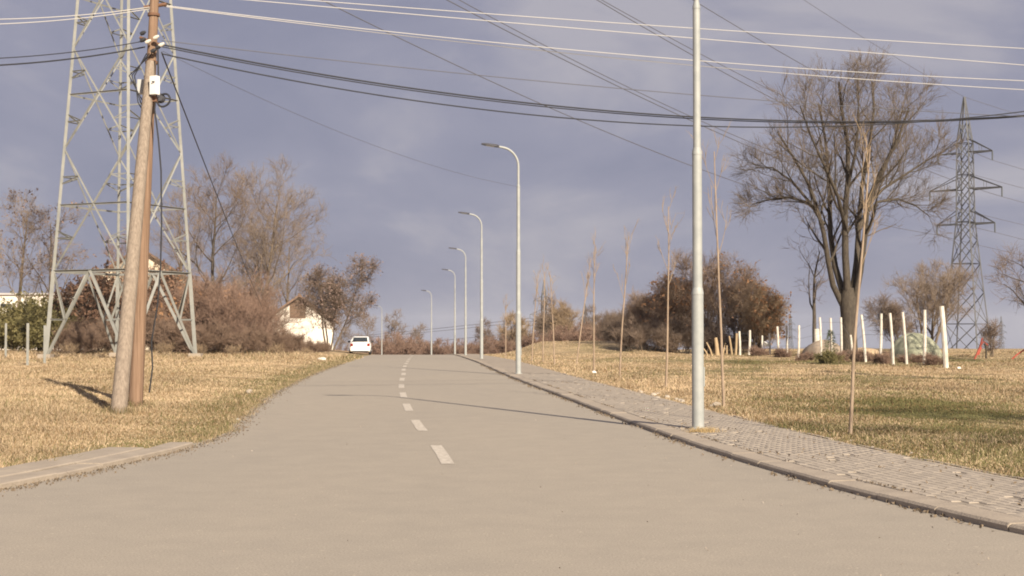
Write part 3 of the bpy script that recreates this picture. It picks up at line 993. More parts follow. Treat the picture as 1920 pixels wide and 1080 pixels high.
def grow(out, p, d, L, r, lev, S, R):
    n = S['n'][lev]; step = L / n
    pts = [p.copy()]; rad = [r]
    wig, up = S['wig'][lev], S['up'][lev]
    for i in range(n):
        d = (d + Vector((R.gauss(0, wig), R.gauss(0, wig), R.gauss(0, wig) + up))).normalized()
        p = p + d * step
        pts.append(p); rad.append(r * (1 - (1 - S['tip']) * (i + 1) / n))
    out.append((lev, pts, rad))
    sprout(out, pts, rad, L, lev, S, R)
def sprout(out, pts, rad, L, lev, S, R):
    if lev + 1 >= len(S['n']): return
    k = S['k'][lev]; n = len(pts) - 1
    phi = R.uniform(0, 6.28)
    for j in range(k):
        f = S['lo'][lev] + (1 - S['lo'][lev]) * (j + R.random()) / k
        x = min(f * n, n - 1e-4); i = int(x); w = x - i
        q = pts[i].lerp(pts[i + 1], w); rr = rad[i] * (1 - w) + rad[i + 1] * w
        t = (pts[i + 1] - pts[i]).normalized()
        phi += 2.4 + R.uniform(-.5, .5)
        u = t.orthogonal().normalized(); v = t.cross(u)
        an = math.radians(S['ang'][lev] * R.uniform(.7, 1.3))
        dd = t * math.cos(an) + (u * math.cos(phi) + v * math.sin(phi)) * math.sin(an)
        LL = L * S['ratio'][lev] * (1.2 - .65 * f) * R.uniform(.7, 1.25)
        grow(out, q, dd, LL, min(rr * .75, max(.006, rr * R.uniform(.42, .62))), lev + 1, S, R)

def make_crown(branches, S, R, tw):
    """thin branches and twigs as one numpy batch; returns arrays"""
    g_ = np.random.default_rng(R.randrange(1 << 30))
    P0, P1, R0, R1 = [], [], [], []
    src_p, src_d, src_l = [], [], []
    top = max(b[0] for b in branches)
    for lev, pts, rad in branches:
        if lev >= S.get('thick', 1) + 1 or len(S['n']) == 1:
            for i in range(len(pts) - 1):
                P0.append(pts[i]); P1.append(pts[i + 1]); R0.append(max(rad[i], tw['r'])); R1.append(max(rad[i + 1], tw['r']))
        if lev >= top - 1:
            for _ in range(tw['k'] if lev == top else tw['k'] // 2):
                f = R.uniform(.15, 1.0) * (len(pts) - 1); i = min(int(f), len(pts) - 2); w = f - i
                src_p.append(pts[i].lerp(pts[i + 1], w)); src_d.append((pts[i + 1] - pts[i]).normalized())
    P0 = [np.array(P0, float).reshape(-1, 3)]; P1 = [np.array(P1, float).reshape(-1, 3)]; R0 = [np.array(R0, float)]; R1 = [np.array(R1, float)]
    sp, sd = np.array(src_p), np.array(src_d); n = len(sp)
    rv = g_.normal(0, 1, (n, 3)); rv /= np.linalg.norm(rv, axis=1, keepdims=True)
    d = sd * tw.get('fwd', .8) + rv * tw.get('spread', .75) + np.array([[0, 0, tw.get('up', .25)]]); d /= np.linalg.norm(d, axis=1, keepdims=True)
    ln = tw['len'] * g_.uniform(.5, 1.4, (n, 1))
    a = sp; b = a + d * ln * .55
    d2 = d + g_.normal(0, .25, (n, 3)) + np.array([[0, 0, tw.get('up2', .1)]]); d2 /= np.linalg.norm(d2, axis=1, keepdims=True)
    c = b + d2 * ln * .45
    r = np.full(n, tw['r'])
    P0 += [a, b]; P1 += [b, c]; R0 += [r, r * .8]; R1 += [r * .8, r * .35]
    # side twiglets
    m2 = b + (c - b) * g_.uniform(0, .6, (n, 1))
    rv = g_.normal(0, 1, (n, 3)); dd = d + rv * .6; dd /= np.linalg.norm(dd, axis=1, keepdims=True)
    P0.append(m2); P1.append(m2 + dd * ln * .45); R0.append(r * .7); R1.append(r * .3)
    tips = np.concatenate([c, m2 + dd * ln * .45], 0)
    return np.concatenate(P0), np.concatenate(P1), np.concatenate(R0), np.concatenate(R1), tips

def leaf_quads(name, pts, size, g_, parent, m_, aspect=.6):
    n = len(pts)
    a = g_.normal(0, 1, (n, 3)); a /= np.linalg.norm(a, axis=1, keepdims=True)
    b = np.cross(a, g_.normal(0, 1, (n, 3))); b /= np.linalg.norm(b, axis=1, keepdims=True)
    s = size * g_.uniform(.6, 1.4, (n, 1))
    cc_ = pts
    V_ = np.stack([cc_ - a * s, cc_ + b * s * aspect, cc_ + a * s, cc_ - b * s * aspect], 1).reshape(-1, 3)
    F_ = np.arange(n * 4).reshape(n, 4)
    return link(name, mesh_np(name, V_, F_), parent, m_)

def build_tree(name, label, cat, base, branches, S, R, tw, mb_, mt_, leaf=None, group=None, sides=9):
    t = thing(name, label, cat, base, 0, group)
    th = S.get('thick', 1)
    mb = MB()
    for lev, pts, rad in branches:
        if lev <= th:
            mb.tube(pts, rad, sides if lev == 0 else 6, caps=False)
    mb.build("trunk", mb_, t)
    P0, P1, R0, R1, tips = make_crown(branches, S, R, tw)
    cr = link("crown", segs_mesh("crown", P0, P1, R0, R1), t, mt_)
    if leaf:
        m_, size, frac, fn, jit, asp = leaf
        g_ = np.random.default_rng(R.randrange(1 << 30))
        sel = tips[g_.uniform(0, 1, len(tips)) < frac]
        if fn is not None: sel = sel[fn(sel)]
        if jit[1] > 1: sel = np.repeat(sel, jit[1], axis=0)
        sel = sel + g_.normal(0, jit[0], sel.shape)
        leaf_quads("foliage", sel, size, g_, cr, m_, asp)
    return t

# the big spreading tree on the right
R = random.Random(11)
BD = 77.0; BK = BD / 62.0
bt = foot(1592, BD)
def TP(px, py, dy=0.0):
    if py < 430: px, py = 1585 + (px - 1585) * .94, 430 - (430 - py) * .89
    return P(px, py, BD + dy * BK) - bt
S_big = dict(n=[7, 6, 4, 3], k=[0, 9, 7, 5], lo=[.3, .18, .15, .1], ang=[40, 44, 42, 40], ratio=[.5, .36, .52, .5], wig=[.08, .10, .14, .2], up=[.03, .05, .05, .06], tip=.30, thick=2)
S_big['n'] = [7, 6, 5, 4, 3]; S_big['k'] = [0, 9, 6, 3]; S_big['lo'] = [.3, .22, .2, .15]; S_big['ang'] = [40, 38, 34, 34]
S_big['ratio'] = [.5, .40, .55, .58]; S_big['wig'] = [.08, .1, .10, .14, .2]; S_big['up'] = [.02, .04, .07, .07, .07]
br = [(0, [TP(1592, 690), TP(1592, 662), TP(1591, 630), TP(1592, 600), TP(1590, 562), TP(1590, 540)], [.56, .48, .45, .44, .47, .31])]
limbs = [([(1580, 572, 0), (1562, 535, 0), (1553, 490, -.1), (1545, 440, -.3), (1530, 390, -.5), (1512, 335, -.8), (1488, 290, -1), (1450, 225, -1.2)], .20),
         ([(1584, 560, .1), (1566, 500, .3), (1557, 440, .6), (1554, 380, .9), (1551, 310, 1.2), (1545, 240, 1.5), (1532, 165, 1.6)], .21),
         ([(1590, 560, -.1), (1585, 480, -.2), (1584, 400, -.3), (1590, 330, -.5), (1590, 250, -.4), (1578, 180, -.3), (1572, 120, -.2)], .24),
         ([(1597, 560, .1), (1606, 490, .2), (1612, 420, .5), (1618, 340, .8), (1632, 260, 1.0), (1642, 180, 1.2), (1640, 120, 1.3)], .20),
         ([(1602, 565, 0), (1613, 510, -.2), (1622, 440, -.5), (1630, 370, -.8), (1655, 310, -1.2), (1690, 240, -1.6), (1712, 175, -1.8)], .21),
         ([(1628, 380, -.8), (1660, 345, -.6), (1700, 318, -.4), (1740, 290, -.2), (1775, 268, 0)], .10),
         ([(1622, 402, -.5), (1650, 372, 0), (1690, 366, .5), (1725, 380, .8), (1752, 402, 1.0)], .085),
         ([(1533, 395, -.5), (1505, 372, -.3), (1470, 362, 0), (1430, 368, .2), (1398, 378, .3)], .085),
         ([(1542, 420, -.3), (1515, 375, .3), (1480, 330, .8), (1440, 300, 1.2), (1405, 300, 1.4)], .10),
         ([(1586, 430, -.3), (1570, 360, -1.4), (1545, 300, -2.3), (1515, 230, -2.9), (1495, 170, -3.2)], .11),
         ([(1612, 430, .5), (1640, 360, 1.6), (1668, 290, 2.4), (1690, 220, 2.9), (1700, 170, 3.1)], .11),
         ([(1590, 340, -.5), (1605, 270, -1.2), (1612, 200, -1.5), (1610, 115, -1.6)], .09)]
for pts, r in limbs:
    vv = [TP(*q) for q in pts]; r *= BK * (.72 if r > .15 else .85)
    L = sum((vv[i + 1] - vv[i]).length for i in range(len(vv) - 1))
    rad = [r * (1 - .72 * i / (len(vv) - 1)) for i in range(len(vv))]
    br.append((1, vv, rad))
    sprout(br, vv, rad, min(L, 8.1), 1, S_big, R)
big_tree = build_tree("spreading_tree", "big bare spreading tree with many limbs behind the white posts", "tree", bt, br, S_big, R, dict(k=3, r=.0078, len=.77, up=.2, fwd=1.1, spread=.5), bark("bark_big_tree", (.045, .036, .029), (.10, .082, .062)), mat('twig_big_tree', (.105, .080, .062), (.19, .15, .115), 1.2, .9), sides=12)

def std_tree(label, base, height, seed, spread=.32, trunk_f=.25, kind="tree", tw=None, mb_=None, mt_=None, leaf=None, group=None, lean=(0, 0), stems=1, k=(9, 6, 4), name="bare_tree", ang=38, r0=None, clear=.3, up=.05, wig=.09):
    R = random.Random(seed)
    S = dict(n=[8, 5, 4, 3], k=list(k), lo=[clear, .18, .15], ang=[ang, 42, 42], ratio=[spread, .5, .5], wig=[wig * .6, wig * 1.3, .16, .2], up=[.02, up, up, up], tip=.22, thick=1)
    br = []
    for s_ in range(stems):
        a = R.uniform(0, 6.28); tl = 0 if stems == 1 else R.uniform(.1, .38)
        d = Vector((math.cos(a) * tl + lean[0], math.sin(a) * tl + lean[1], 1)).normalized()
        p = Vector((math.cos(a) * .12 * (stems > 1), math.sin(a) * .12 * (stems > 1), -.3))
        hh = height * (1 if stems == 1 else R.uniform(.62, 1.0))
        grow(br, p, d, hh * .96, r0 or height * .016, 0, S, R)
    tw = dict(tw or dict(k=6, r=.010, len=.55)); tw['r'] *= .78; tw['k'] = max(2, round(tw['k'] * .85))
    return build_tree(name, label, kind, base, br, S, R, tw, mb_ or m_bark, mt_ or m_twig, leaf, group)

def T(px, d, py, label, seed, **kw):
    b = foot(px, d); return std_tree(label, b, hgt(b, py) * .90, seed, **kw)

# left: trees over the thicket
T(412, 94, 312, "tall bare tree left of its broader neighbour, above the reddish thicket", 21, spread=.46, k=(14, 8, 4), ang=40, mt_=m_twig_dk, mb_=m_bark_dk, clear=.32, up=.08, wig=.12, tw=dict(k=6, r=.010, len=.6))
T(498, 98, 328, "broad bare tree with olive bark rising left of the white house", 22, spread=.56, k=(17, 8, 4), ang=46, mt_=m_twig, clear=.28, up=.07, tw=dict(k=7, r=.010, len=.6), leaf=(m_leaf_or, .09, .05, lambda q: q[:, 2] < 6.0, (.15, 2), .6))
T(455, 108, 395, "smaller bare tree between the two tall ones over the thicket", 25, spread=.50, k=(13, 8, 4), mt_=m_twig_dk, clear=.3, up=.06)
T(540, 136, 425, "slanting bare tree behind the roof of the white house", 24, spread=.42, k=(11, 7, 4), mt_=m_twig, clear=.3, up=.06)
T(618, 108, 466, "leafy brown small tree overhanging the white house towards the car", 23, spread=.40, k=(9, 7, 4), stems=4, mt_=m_twig_dk, clear=.35, up=.0, leaf=(m_leaf_seed, .08, .11, None, (.10, 2), .55), r0=.08, tw=dict(k=7, r=.011, len=.55), name="small_tree", lean=(.06, 0))
T(328, 106, 335, "hazy bare tree seen through the right side of the near pylon", 26, spread=.36, k=(11, 6, 4), mt_=m_twig, clear=.35, up=.07)
T(240, 104, 430, "brown bare tree behind the wooden pole and pylon legs", 27, spread=.42, k=(11, 6, 4), mt_=m_twig_red, clear=.3)
T(28, 100, 352, "bare tree with dangling seed clusters at the left edge", 28, spread=.36, k=(10, 6, 4), mt_=m_twig_lt, mb_=m_bark_lt, clear=.25, up=.06, leaf=(m_leaf_seed, .09, .05, lambda q: q[:, 2] > 5.5, (.12, 4), .55))
T(92, 97, 372, "bare tree with brown seed clusters just left of the near pylon", 29, spread=.34, k=(9, 6, 4), mt_=m_twig, clear=.25, up=.06, leaf=(m_leaf_seed, .09, .05, lambda q: q[:, 2] > 5, (.12, 4), .55))
T(-30, 95, 400, "bare tree with seed clusters half outside the left edge", 30, spread=.36, k=(10, 6, 4), mt_=m_twig, clear=.2, leaf=(m_leaf_seed, .09, .05, lambda q: q[:, 2] > 4, (.12, 4), .55))

# left: shrubs
def shrub_proto(seed, height, width, mt_, leaf=None, stems=16, k=(6, 4), tw=None):
    R = random.Random(seed)
    S = dict(n=[5, 4, 3], k=list(k), lo=[.15, .15], ang=[36, 42], ratio=[.5, .5], wig=[.12, .16, .2], up=[.04, .03, .03], tip=.25, thick=0)
    br = []
    for s_ in range(stems):
        a = R.uniform(0, 6.28); rr = R.uniform(0, 1) ** .6
        tl = rr * width / height * .62
        p = Vector((math.cos(a) * rr * width * .28, math.sin(a) * rr * width * .28, -.15))
        d = Vector((math.cos(a) * tl, math.sin(a) * tl, 1)).normalized()
        grow(br, p, d, height * R.uniform(.6, 1.0) * (1 - .25 * rr), .022 + .006 * R.random(), 0, S, R)
    t = build_tree("shrub", "x", "shrub", (0, 0, 0), br, S, R, tw or dict(k=6, r=.0085, len=.42, up=.3), m_bark, mt_, leaf, None, 5)
    return t
def shrubs(proto, spots):
    first = True
    for (px, d, sc, rz, label, group) in spots:
        o = proto if first else copy_tree(proto); first = False
        o.location = foot(px, d) ; o.rotation_euler = (0, 0, rz); o.scale = (sc[0], sc[0], sc[1]) if hasattr(sc, '__len__') else (sc, sc, sc)
        o['label'] = label
        if group: o['group'] = group
GT = "shrubs of the left thicket"
red_lab = "reddish brown leafless shrub of the thicket between the near pylon and the white house"
shrubs(shrub_proto(41, 4.4, 4.0, m_twig_red, stems=20, k=(7, 5)), [
    (440, 80, .92, 0.3, "reddish brown shrub at the middle of the left thicket", GT), (398, 82, 1.12, 1.9, "tallest reddish brown shrub right of the pylon's right leg", GT), (468, 85, .80, 2.7, "reddish brown shrub near the white house", GT),
    (430, 88, 1.2, 4.0, "reddish brown shrub at the back below the two tall bare trees", GT), (345, 86, 1.1, 5.1, "reddish brown shrub behind the pylon's right leg", GT)])
low_lab = "low dark brown shrub at the foot of the thicket left of the road"
shrubs(shrub_proto(42, 2.3, 3.2, mat('twig_thicket', (.17, .112, .080), (.25, .175, .128), 1.0, .9), stems=20, k=(7, 5)), [
    (530, 84, .66, .2, "low dark brown shrub just left of the white house wall", GT), (515, 79, .62, 1.2, "low dark shrub at the grass edge right of the reddish shrubs", GT), (470, 77, .72, 2.2, "smallest low dark shrub before the reddish shrubs", GT), (400, 78, .85, 3.0, "low dark shrub at the grass edge right of the pylon's right foot", GT),
    (585, 92, .42, 4.2, "low dark shrub right in front of the white house", GT), (340, 79, .95, 5.0, "low dark shrub by the pylon's right foot", GT), (290, 81, 1.05, 5.9, "low dark shrub between the wooden pole and the pylon's right leg", GT), (607, 100, .36, 2.5, "low dark shrub at the road end of the thicket below the house corner", GT), (190, 82, 1.0, .9, "low dark shrub behind the wooden pole's left side", GT), (150, 79, .8, 4.4, "low dark shrub beside the pylon's left leg", GT)])
tan_lab = "tan twiggy shrub at the grass edge of the thicket"
shrubs(shrub_proto(43, 1.3, 1.1, m_twig_lt, stems=12, k=(4, 2), tw=dict(k=3, r=.007, len=.3, up=.6)), [
    (520, 76, .7, 1.1, "thin tan weed shrub at the grass edge near the white house", GT), (440, 74.5, .62, 2.1, "thin tan weed shrub before the middle of the thicket", GT), (310, 77, .8, 3.3, "thin tan weed shrub between the wooden pole and the pylon's right foot", GT), (575, 80, .45, 4.4, "thin tan weed shrub nearest the road verge below the house", GT), (130, 76, .7, 0.4, "thin tan weed shrub right of the pylon's left foot", GT), (375, 75, .6, 1.4, "thin tan weed shrub right of the pylon's right foot", GT)])
tall_lab = "tall grey brown bare shrub at the back of the left thicket"
shrubs(shrub_proto(57, 5.6, 4.4, m_twig, stems=14, k=(7, 5), tw=dict(k=5, r=.009, len=.5, up=.3)), [
    (375, 92, 1.0, .6, "tall grey brown shrub just right of the pylon at the back of the thicket", GT), (440, 95, 1.05, 1.7, "tall grey brown shrub below the gap between the two tall bare trees", GT), (478, 94, .95, 2.9, "tall grey brown shrub under the broad bare tree", GT), (325, 93, .95, 4.1, "tall grey brown shrub behind the right leg of the pylon", GT)])
oak_lab = "shrubby young oak with dry brown leaves behind the near pylon"
shrubs(shrub_proto(44, 5.2, 4.2, m_twig_dk, leaf=(m_leaf_br, .10, .55, None, (.08, 2), .6), stems=14, k=(7, 5)), [
    (215, 86, 1.0, 1.0, "young oak with dry brown leaves seen between the pylon's left and middle legs", "young oaks behind the pylon"), (155, 88, .9, 2.2, "young oak with dry brown leaves behind the pylon's left leg", "young oaks behind the pylon"), (285, 88, 1.05, 3.9, "young oak with dry brown leaves behind the wooden pole", "young oaks behind the pylon")])
ora = shrub_proto(45, 3.4, 2.6, m_twig_lt, leaf=(m_leaf_or, .10, .6, None, (.08, 2), .6), stems=10, k=(6, 4))
shrubs(ora, [(372, 83.5, 1.15, 1.0, "bush with pale orange leaves just right of the near pylon", None)])
hed_lab = "olive and yellow green hedge bush behind the thin fence posts at the left edge"
shrubs(shrub_proto(46, 3.2, 3.0, m_twig_ol, leaf=(m_leaf_gr, .09, .55, None, (.10, 2), .55), stems=16, k=(6, 5)), [
    (8, 81, 1.0, .4, "olive hedge bush behind the leftmost thin post", "hedge bushes at the left edge"), (58, 83, .95, 1.8, "olive hedge bush behind the middle thin post", "hedge bushes at the left edge"), (100, 84, .8, 3.2, "smallest olive hedge bush beside the pylon's left leg", "hedge bushes at the left edge"), (-45, 82, 1.05, 4.9, "olive hedge bush cut by the left edge of the picture", "hedge bushes at the left edge"), (85, 88, 1.1, 5.4, "olive hedge bush at the back, below the white building", "hedge bushes at the left edge")])

# right: copse
m_twig_cop = mat('twig_copse', (.215, .150, .108), (.31, .225, .165), 1.0, .9)
def copse(px, d, py, label, seed, leafm=None, frac=.15, fn=None, mt_=None, st=6, spread=.42):
    T(px, d, py, label, seed, spread=spread, k=(9, 6, 4), stems=st, mt_=mt_ or m_twig_cop, clear=.12, up=.05, r0=.075, tw=dict(k=5, r=.0105, len=.6), group="trees of the copse behind the field", name="bushy_tree", leaf=(leafm, .10, frac, fn, (.08, 2), .6) if leafm else None)
copse(1208, 93, 538, "leftmost low bushy tree of the dark copse behind the field", 51)
copse(1262, 90, 505, "copse tree with orange brown leaves behind the thin sapling", 52, m_leaf_or, .05)
copse(1318, 92, 462, "tallest brown tree of the copse just right of the nearest lamp pole", 53)
copse(1380, 93, 462, "rounded bushy tree with a few orange leaves right of the copse centre", 54, m_leaf_or, .03)
copse(1418, 90, 520, "orange leaved bush at the right end of the copse by the white posts", 55, m_leaf_or, .09, lambda q: q[:, 0] > -.5, mt_=m_twig_lt, st=5)
copse(1170, 104, 575, "low grey bush left of the copse behind the bent saplings", 56, mt_=m_twig_dk)
dk = "dark low brush at the foot of the copse"
shrubs(shrub_proto(47, 2.3, 3.4, m_twig_dk, stems=18, k=(6, 4)), [
    (1205, 88, .95, .4, "dark low brush at the left end of the copse", "brush under the copse"), (1255, 88.5, 1.0, 1.7, "dark low brush under the orange leaved copse tree", "brush under the copse"), (1300, 89, 1.0, 3.1, "dark low brush left of the nearest lamp pole under the copse", "brush under the copse"), (1345, 90, .9, 4.3, "dark low brush behind the tan stump", "brush under the copse"), (1160, 100, .85, 5.5, "dark low brush behind the bent saplings left of the copse", "brush under the copse"), (1390, 91, .6, 2.0, "smallest dark brush at the right end of the copse", "brush under the copse")])

# middle distance: thin trees behind the lamps and past the crest
mid_lab = ["thin bare tree left of the second lamp in the distant row", "thin bare tree close right of the second lamp in the distance", "thin bare tree behind the slim upright sapling", "tallest thin tree under the faint pylon right of the second lamp", "thin bare tree just left of the leaning sapling", "thin bare tree behind the leaning sapling", "thin bare tree behind the straight middle sapling", "thin bare tree at the right end of the distant row", "thin bare tree at the left end of the distant row near the third lamp"]
mid = [(945, 165, 590), (985, 150, 575), (1010, 160, 560), (1040, 150, 548), (1062, 140, 552), (1090, 135, 575), (1120, 130, 580), (1145, 125, 590), (925, 175, 600)]
ml = "thin bare tree of the row in the distance between the second lamp and the copse"
protoA = None
for i, (px, d, py) in enumerate(mid):
    b = foot(px, d)
    if i < 3:
        t = T(px, d, py, mid_lab[i], 60 + i, spread=.36, k=(10, 6, 4), stems=2, mt_=[m_twig, m_twig_lt, m_twig_dk][i], mb_=m_bark_lt, r0=.085, clear=.15, tw=dict(k=5, r=.016, len=.6), group="thin trees in the distance", name="thin_tree")
        if i == 0: protos = []
        protos.append((t, hgt(b, py)))
    else:
        src, h0 = protos[i % 3]
        o = copy_tree(src); o['label'] = mid_lab[i]; o.location = b; s_ = hgt(b, py) / h0; o.scale = (s_, s_, s_); o.rotation_euler = (0, 0, i * 1.3)
cb = "bare tree standing far beyond the crest of the road"
far_list = [(738, 215, 588, "bare tree beyond the crest right of the last street lamp", 71), (788, 205, 612, "small bare tree beyond the crest between the last two lamps", 72), (690, 235, 582, "bare tree beyond the crest behind the white car", 73), (640, 225, 600, "bare tree beyond the crest right of the white house", 74)]
for px, d, py, lb, sd in far_list:
    T(px, d, py, lb, sd, spread=.42, k=(10, 6, 4), mt_=m_twig, r0=.12, clear=.25, tw=dict(k=5, r=.018, len=.6))
bl = "brown bush beyond the crest of the road"
shrubs(shrub_proto(48, 3.6, 5.0, m_twig_red, stems=22, k=(6, 5), tw=dict(k=6, r=.016, len=.45, up=.3)), [
    (735, 190, (1.25, 1.25), .4, "brown bush beyond the crest right of the last lamp", "brown bushes beyond the crest"), (770, 195, (1.2, 1.2), 1.9, "brown bush beyond the crest in line with the lane dashes", "brown bushes beyond the crest"), (705, 200, 1.2, 3.0, "brown bush beyond the crest left of the last lamp", "brown bushes beyond the crest"), (830, 185, 1.0, 3.6, "brown bush beyond the crest between the sixth and fifth lamps", "brown bushes beyond the crest"),
    (805, 200, 1.1, 4.6, "brown bush beyond the crest left of the sixth lamp's foot", "brown bushes beyond the crest"), (870, 175, .9, 5.3, "brown bush behind the fourth lamp's foot", "brown bushes beyond the crest"), (915, 165, .85, .9, "brown bush right of the third lamp's foot", "brown bushes beyond the crest"), (965, 150, .75, 2.4, "brown bush left of the second lamp's foot", "brown bushes beyond the crest"), (1010, 140, .7, 3.4, "brown bush right of the second lamp behind the upright sapling", "brown bushes beyond the crest"), (1055, 132, .75, 4.1, "brown bush behind the grass bank below the thin trees", "brown bushes beyond the crest"), (1100, 126, .8, 5.1, "brown bush behind the grass bank near the leaning sapling", "brown bushes beyond the crest"), (1140, 118, .75, 5.9, "brown bush behind the grass bank next to the copse", "brown bushes beyond the crest"), (655, 210, 1.0, 2.9, "brown bush beyond the crest left of the white car", "brown bushes beyond the crest")])

# right: other trees
T(1530, 82, 428, "slender dark tree with a white painted trunk left of the big tree", 81, spread=.42, k=(7, 5, 3), mt_=m_twig_dk, mb_=m_bark_dk, clear=.42, up=.03, r0=.15, wig=.13, tw=dict(k=4, r=.0085, len=.5))
T(1742, 84, 478, "low spreading orchard tree between the big tree and the distant pylon", 82, spread=.55, k=(8, 6, 5), stems=4, mt_=m_twig, clear=.25, up=.10, r0=.10, tw=dict(k=5, r=.0095, len=.5))
T(1685, 95, 530, "small bare tree behind the green mound", 83, spread=.5, k=(8, 6, 4), stems=3, mt_=m_twig_dk, clear=.2, up=.05, r0=.08)
T(1955, 66, 440, "bare tree beyond the right edge reaching crooked branches into the view", 84, spread=.5, k=(10, 6, 4), mt_=m_twig_dk, mb_=m_bark_dk, clear=.25, up=.0, r0=.16, wig=.16, tw=dict(k=5, r=.009, len=.5))
T(1856, 74, 590, "scrubby small tree next to the red metal harrow", 85, spread=.5, k=(6, 5, 4), stems=2, mt_=m_twig_dk, clear=.25, up=.03, r0=.05, wig=.15, tw=dict(k=3, r=.008, len=.4))
# trees beyond the right edge whose shade falls on the grass
for i, (x, y, h, sd) in enumerate(((11.0, 6.2, 8.0, 91), (15.0, 8.6, 9.5, 93), (18.5, 19.0, 9.0, 92))):
    std_tree(["bare roadside tree beyond the right edge shading the near paving", "bare roadside tree beyond the right edge shading the near grass", "bare roadside tree beyond the right edge shading the field"][i], Vector((x, y, float(G(x, y)))), h, sd, spread=.42, k=(10, 6, 4), mt_=m_twig_dk, clear=.30, r0=.15, tw=dict(k=3, r=.009, len=.5))

# saplings along the pavement
m_sap = bark("sapling_bark", (.25, .185, .135), (.37, .285, .21))
def sapling(px, py, top, label, seed, dx=0.0):
    R = random.Random(seed); b = at(px, py); h = hgt(b, top)
    S = dict(n=[10, 4, 3], k=[6, 2], lo=[.55, .3], ang=[22, 28], ratio=[.20, .4], wig=[.013, .07, .1], up=[.012, .14, .1], tip=.28, thick=0)
    br = []
    grow(br, Vector((0, 0, -.2)), Vector((dx + R.uniform(-.006, .006), R.uniform(-.03, .03), 1)).normalized(), h, .026 * (1 + b.y / 160), 0, S, R)
    return build_tree("sapling", label, "sapling", b, br, S, R, dict(k=2, r=.0028 + .00005 * b.y, len=.3, up=.5, fwd=1.2, spread=.4), m_sap, m_twig_lt, None, "saplings planted along the pavement", 8)
sapling(1593, 816, 245, "tall thin sapling in front of the big tree, nearest of the row", 101, .015)
sapling(1358, 765, 262, "tall thin sapling right of the nearest lamp pole", 102, -.035)
sapling(1248, 729, 372, "thin forked sapling left of the nearest lamp pole in front of the copse", 103, .035)
sapling(1162, 708, 432, "thin sapling with fine upright twigs left of the copse", 104, .02)
sapling(1114, 696, 448, "thin straight sapling in the middle of the row", 105, -.03)
sapling(1080, 684, 470, "thin leaning sapling bent to the right", 106, .09)
sapling(1040, 684, 505, "short pale sapling right of the second lamp, leaning left", 107, -.05)
sapling(1018, 680, 500, "slim upright sapling right of the second lamp", 108, .0)
sapling(997, 678, 510, "slim sapling leaning right close to the second lamp", 109, .05)
sapling(948, 671, 560, "small far sapling left of the second lamp", 110, .0)

# ------------------------------------------------------------------ buildings
m_wall = mat("white_render", (.66, .61, .54), (.76, .71, .63), 1.5, .9, bump=.2)
m_cream = mat("cream_render", (.62, .53, .40), (.74, .64, .50), 1.5, .9)
m_roof = mat("weathered_roof_tiles", (.145, .095, .070), (.245, .165, .12), 3, .9)
m_board = mat("brown_boarding", (.13, .085, .058), (.20, .135, .095), 4, .9, stretch=(1, 1, 6))
m_glass = mat("dark_window_glass", (.03, .035, .04), None, rough=.15, spec=.6)
m_frame = mat("window_frame_white", (.70, .68, .64), None, rough=.6)
def gable_house(name, label, base, w, depth, eave, apex, rz, wallm, board=False, over=.45):
    t = thing(name, label, "house", base, rz)
    z0 = -.8
    h = w / 2
    for nm, y_ in (("gable_wall", 0.0), ("gable_wall", depth)):
        s_ = .12 if y_ == 0 else -.12
        a, b = (y_, y_ + s_)
        pr = [(-h, z0), (h, z0), (h, eave), (0, apex), (-h, eave)]
        vv = [(x, a, z) for x, z in pr] + [(x, b, z) for x, z in pr]
        MB().add(vv, [(0, 1, 2, 3, 4), (9, 8, 7, 6, 5)] + [(i, i + 5, (i + 1) % 5 + 5, (i + 1) % 5) for i in range(5)]).build(nm, wallm, t)
    for sx in (-1, 1):
        MB().box((sx * (h - .06), depth / 2, (eave + z0) / 2), (.12, depth - .25, eave - z0)).build("side_wall", wallm, t)
    sl_ = (apex - eave) / h
    for sx in (-1, 1):
        xo = h + over; zo = eave - sl_ * over
        vv = []
        for y_ in (-over, depth + over):
            vv += [(0, y_, apex + .02), (sx * xo, y_, zo + .02), (sx * xo, y_, zo + .16), (0, y_, apex + .20)]
        r = MB().add(vv, [(0, 1, 2, 3), (7, 6, 5, 4), (0, 4, 5, 1), (1, 5, 6, 2), (2, 6, 7, 3), (3, 7, 4, 0)]).build("roof", m_roof, t)
        n = 9
        for k in range(n):           # courses of tiles, each row proud of the next
            f = (k + .5) / n
            x_, z_ = sx * xo * f, apex + .21 + (zo - apex - .04) * f
            MB().box((x_, depth / 2, z_), (xo / n * 1.15, depth + 2 * over - .02, .035), Matrix.Rotation(math.atan(sl_) * sx - .03 * sx, 3, 'Y')).build("tile_course", m_roof, r)
    MB().tube([(0, -over - .02, apex + .22), (0, depth + over + .02, apex + .22)], .12, 8).build("ridge", m_roof, t)
    if board:
        zc = apex - .62
        vv = []
        for k in range(6):
            zb = apex - .25 - (k + 1) * .26; hw_ = min(.68, (apex - zb) / sl_ * .75)
            MB().box((-.12, -.025, zb + .12), (hw_ * 2, .04, .235)).build("board", m_board, t)
    return t
hb = foot(561, 120)
gable_house("house", "white gabled house half hidden by the thicket, left of the parked car", hb, 5.8, 8.5, hgt(hb, 601), hgt(hb, 557), math.radians(7.5), m_wall, True)
hb2 = foot(262, 112)
t = gable_house("house", "cream house with brown roof glimpsed behind the oaks and the near pylon", hb2, 7.0, 8.0, hgt(hb2, 520), hgt(hb2, 468), math.radians(12), m_cream)
for (x_, z_) in ((-1.8, 2.2), (1.7, 2.2)):
    f_ = MB().box((x_, -.03, z_), (1.0, .05, 1.2)).build("window", m_frame, t)
    MB().box((x_, -.06, z_), (.84, .02, 1.04)).build("pane", m_glass, f_)
wb = foot(35, 165)
t = thing("warehouse", "long low white building behind the hedge at the left edge", "building", wb)
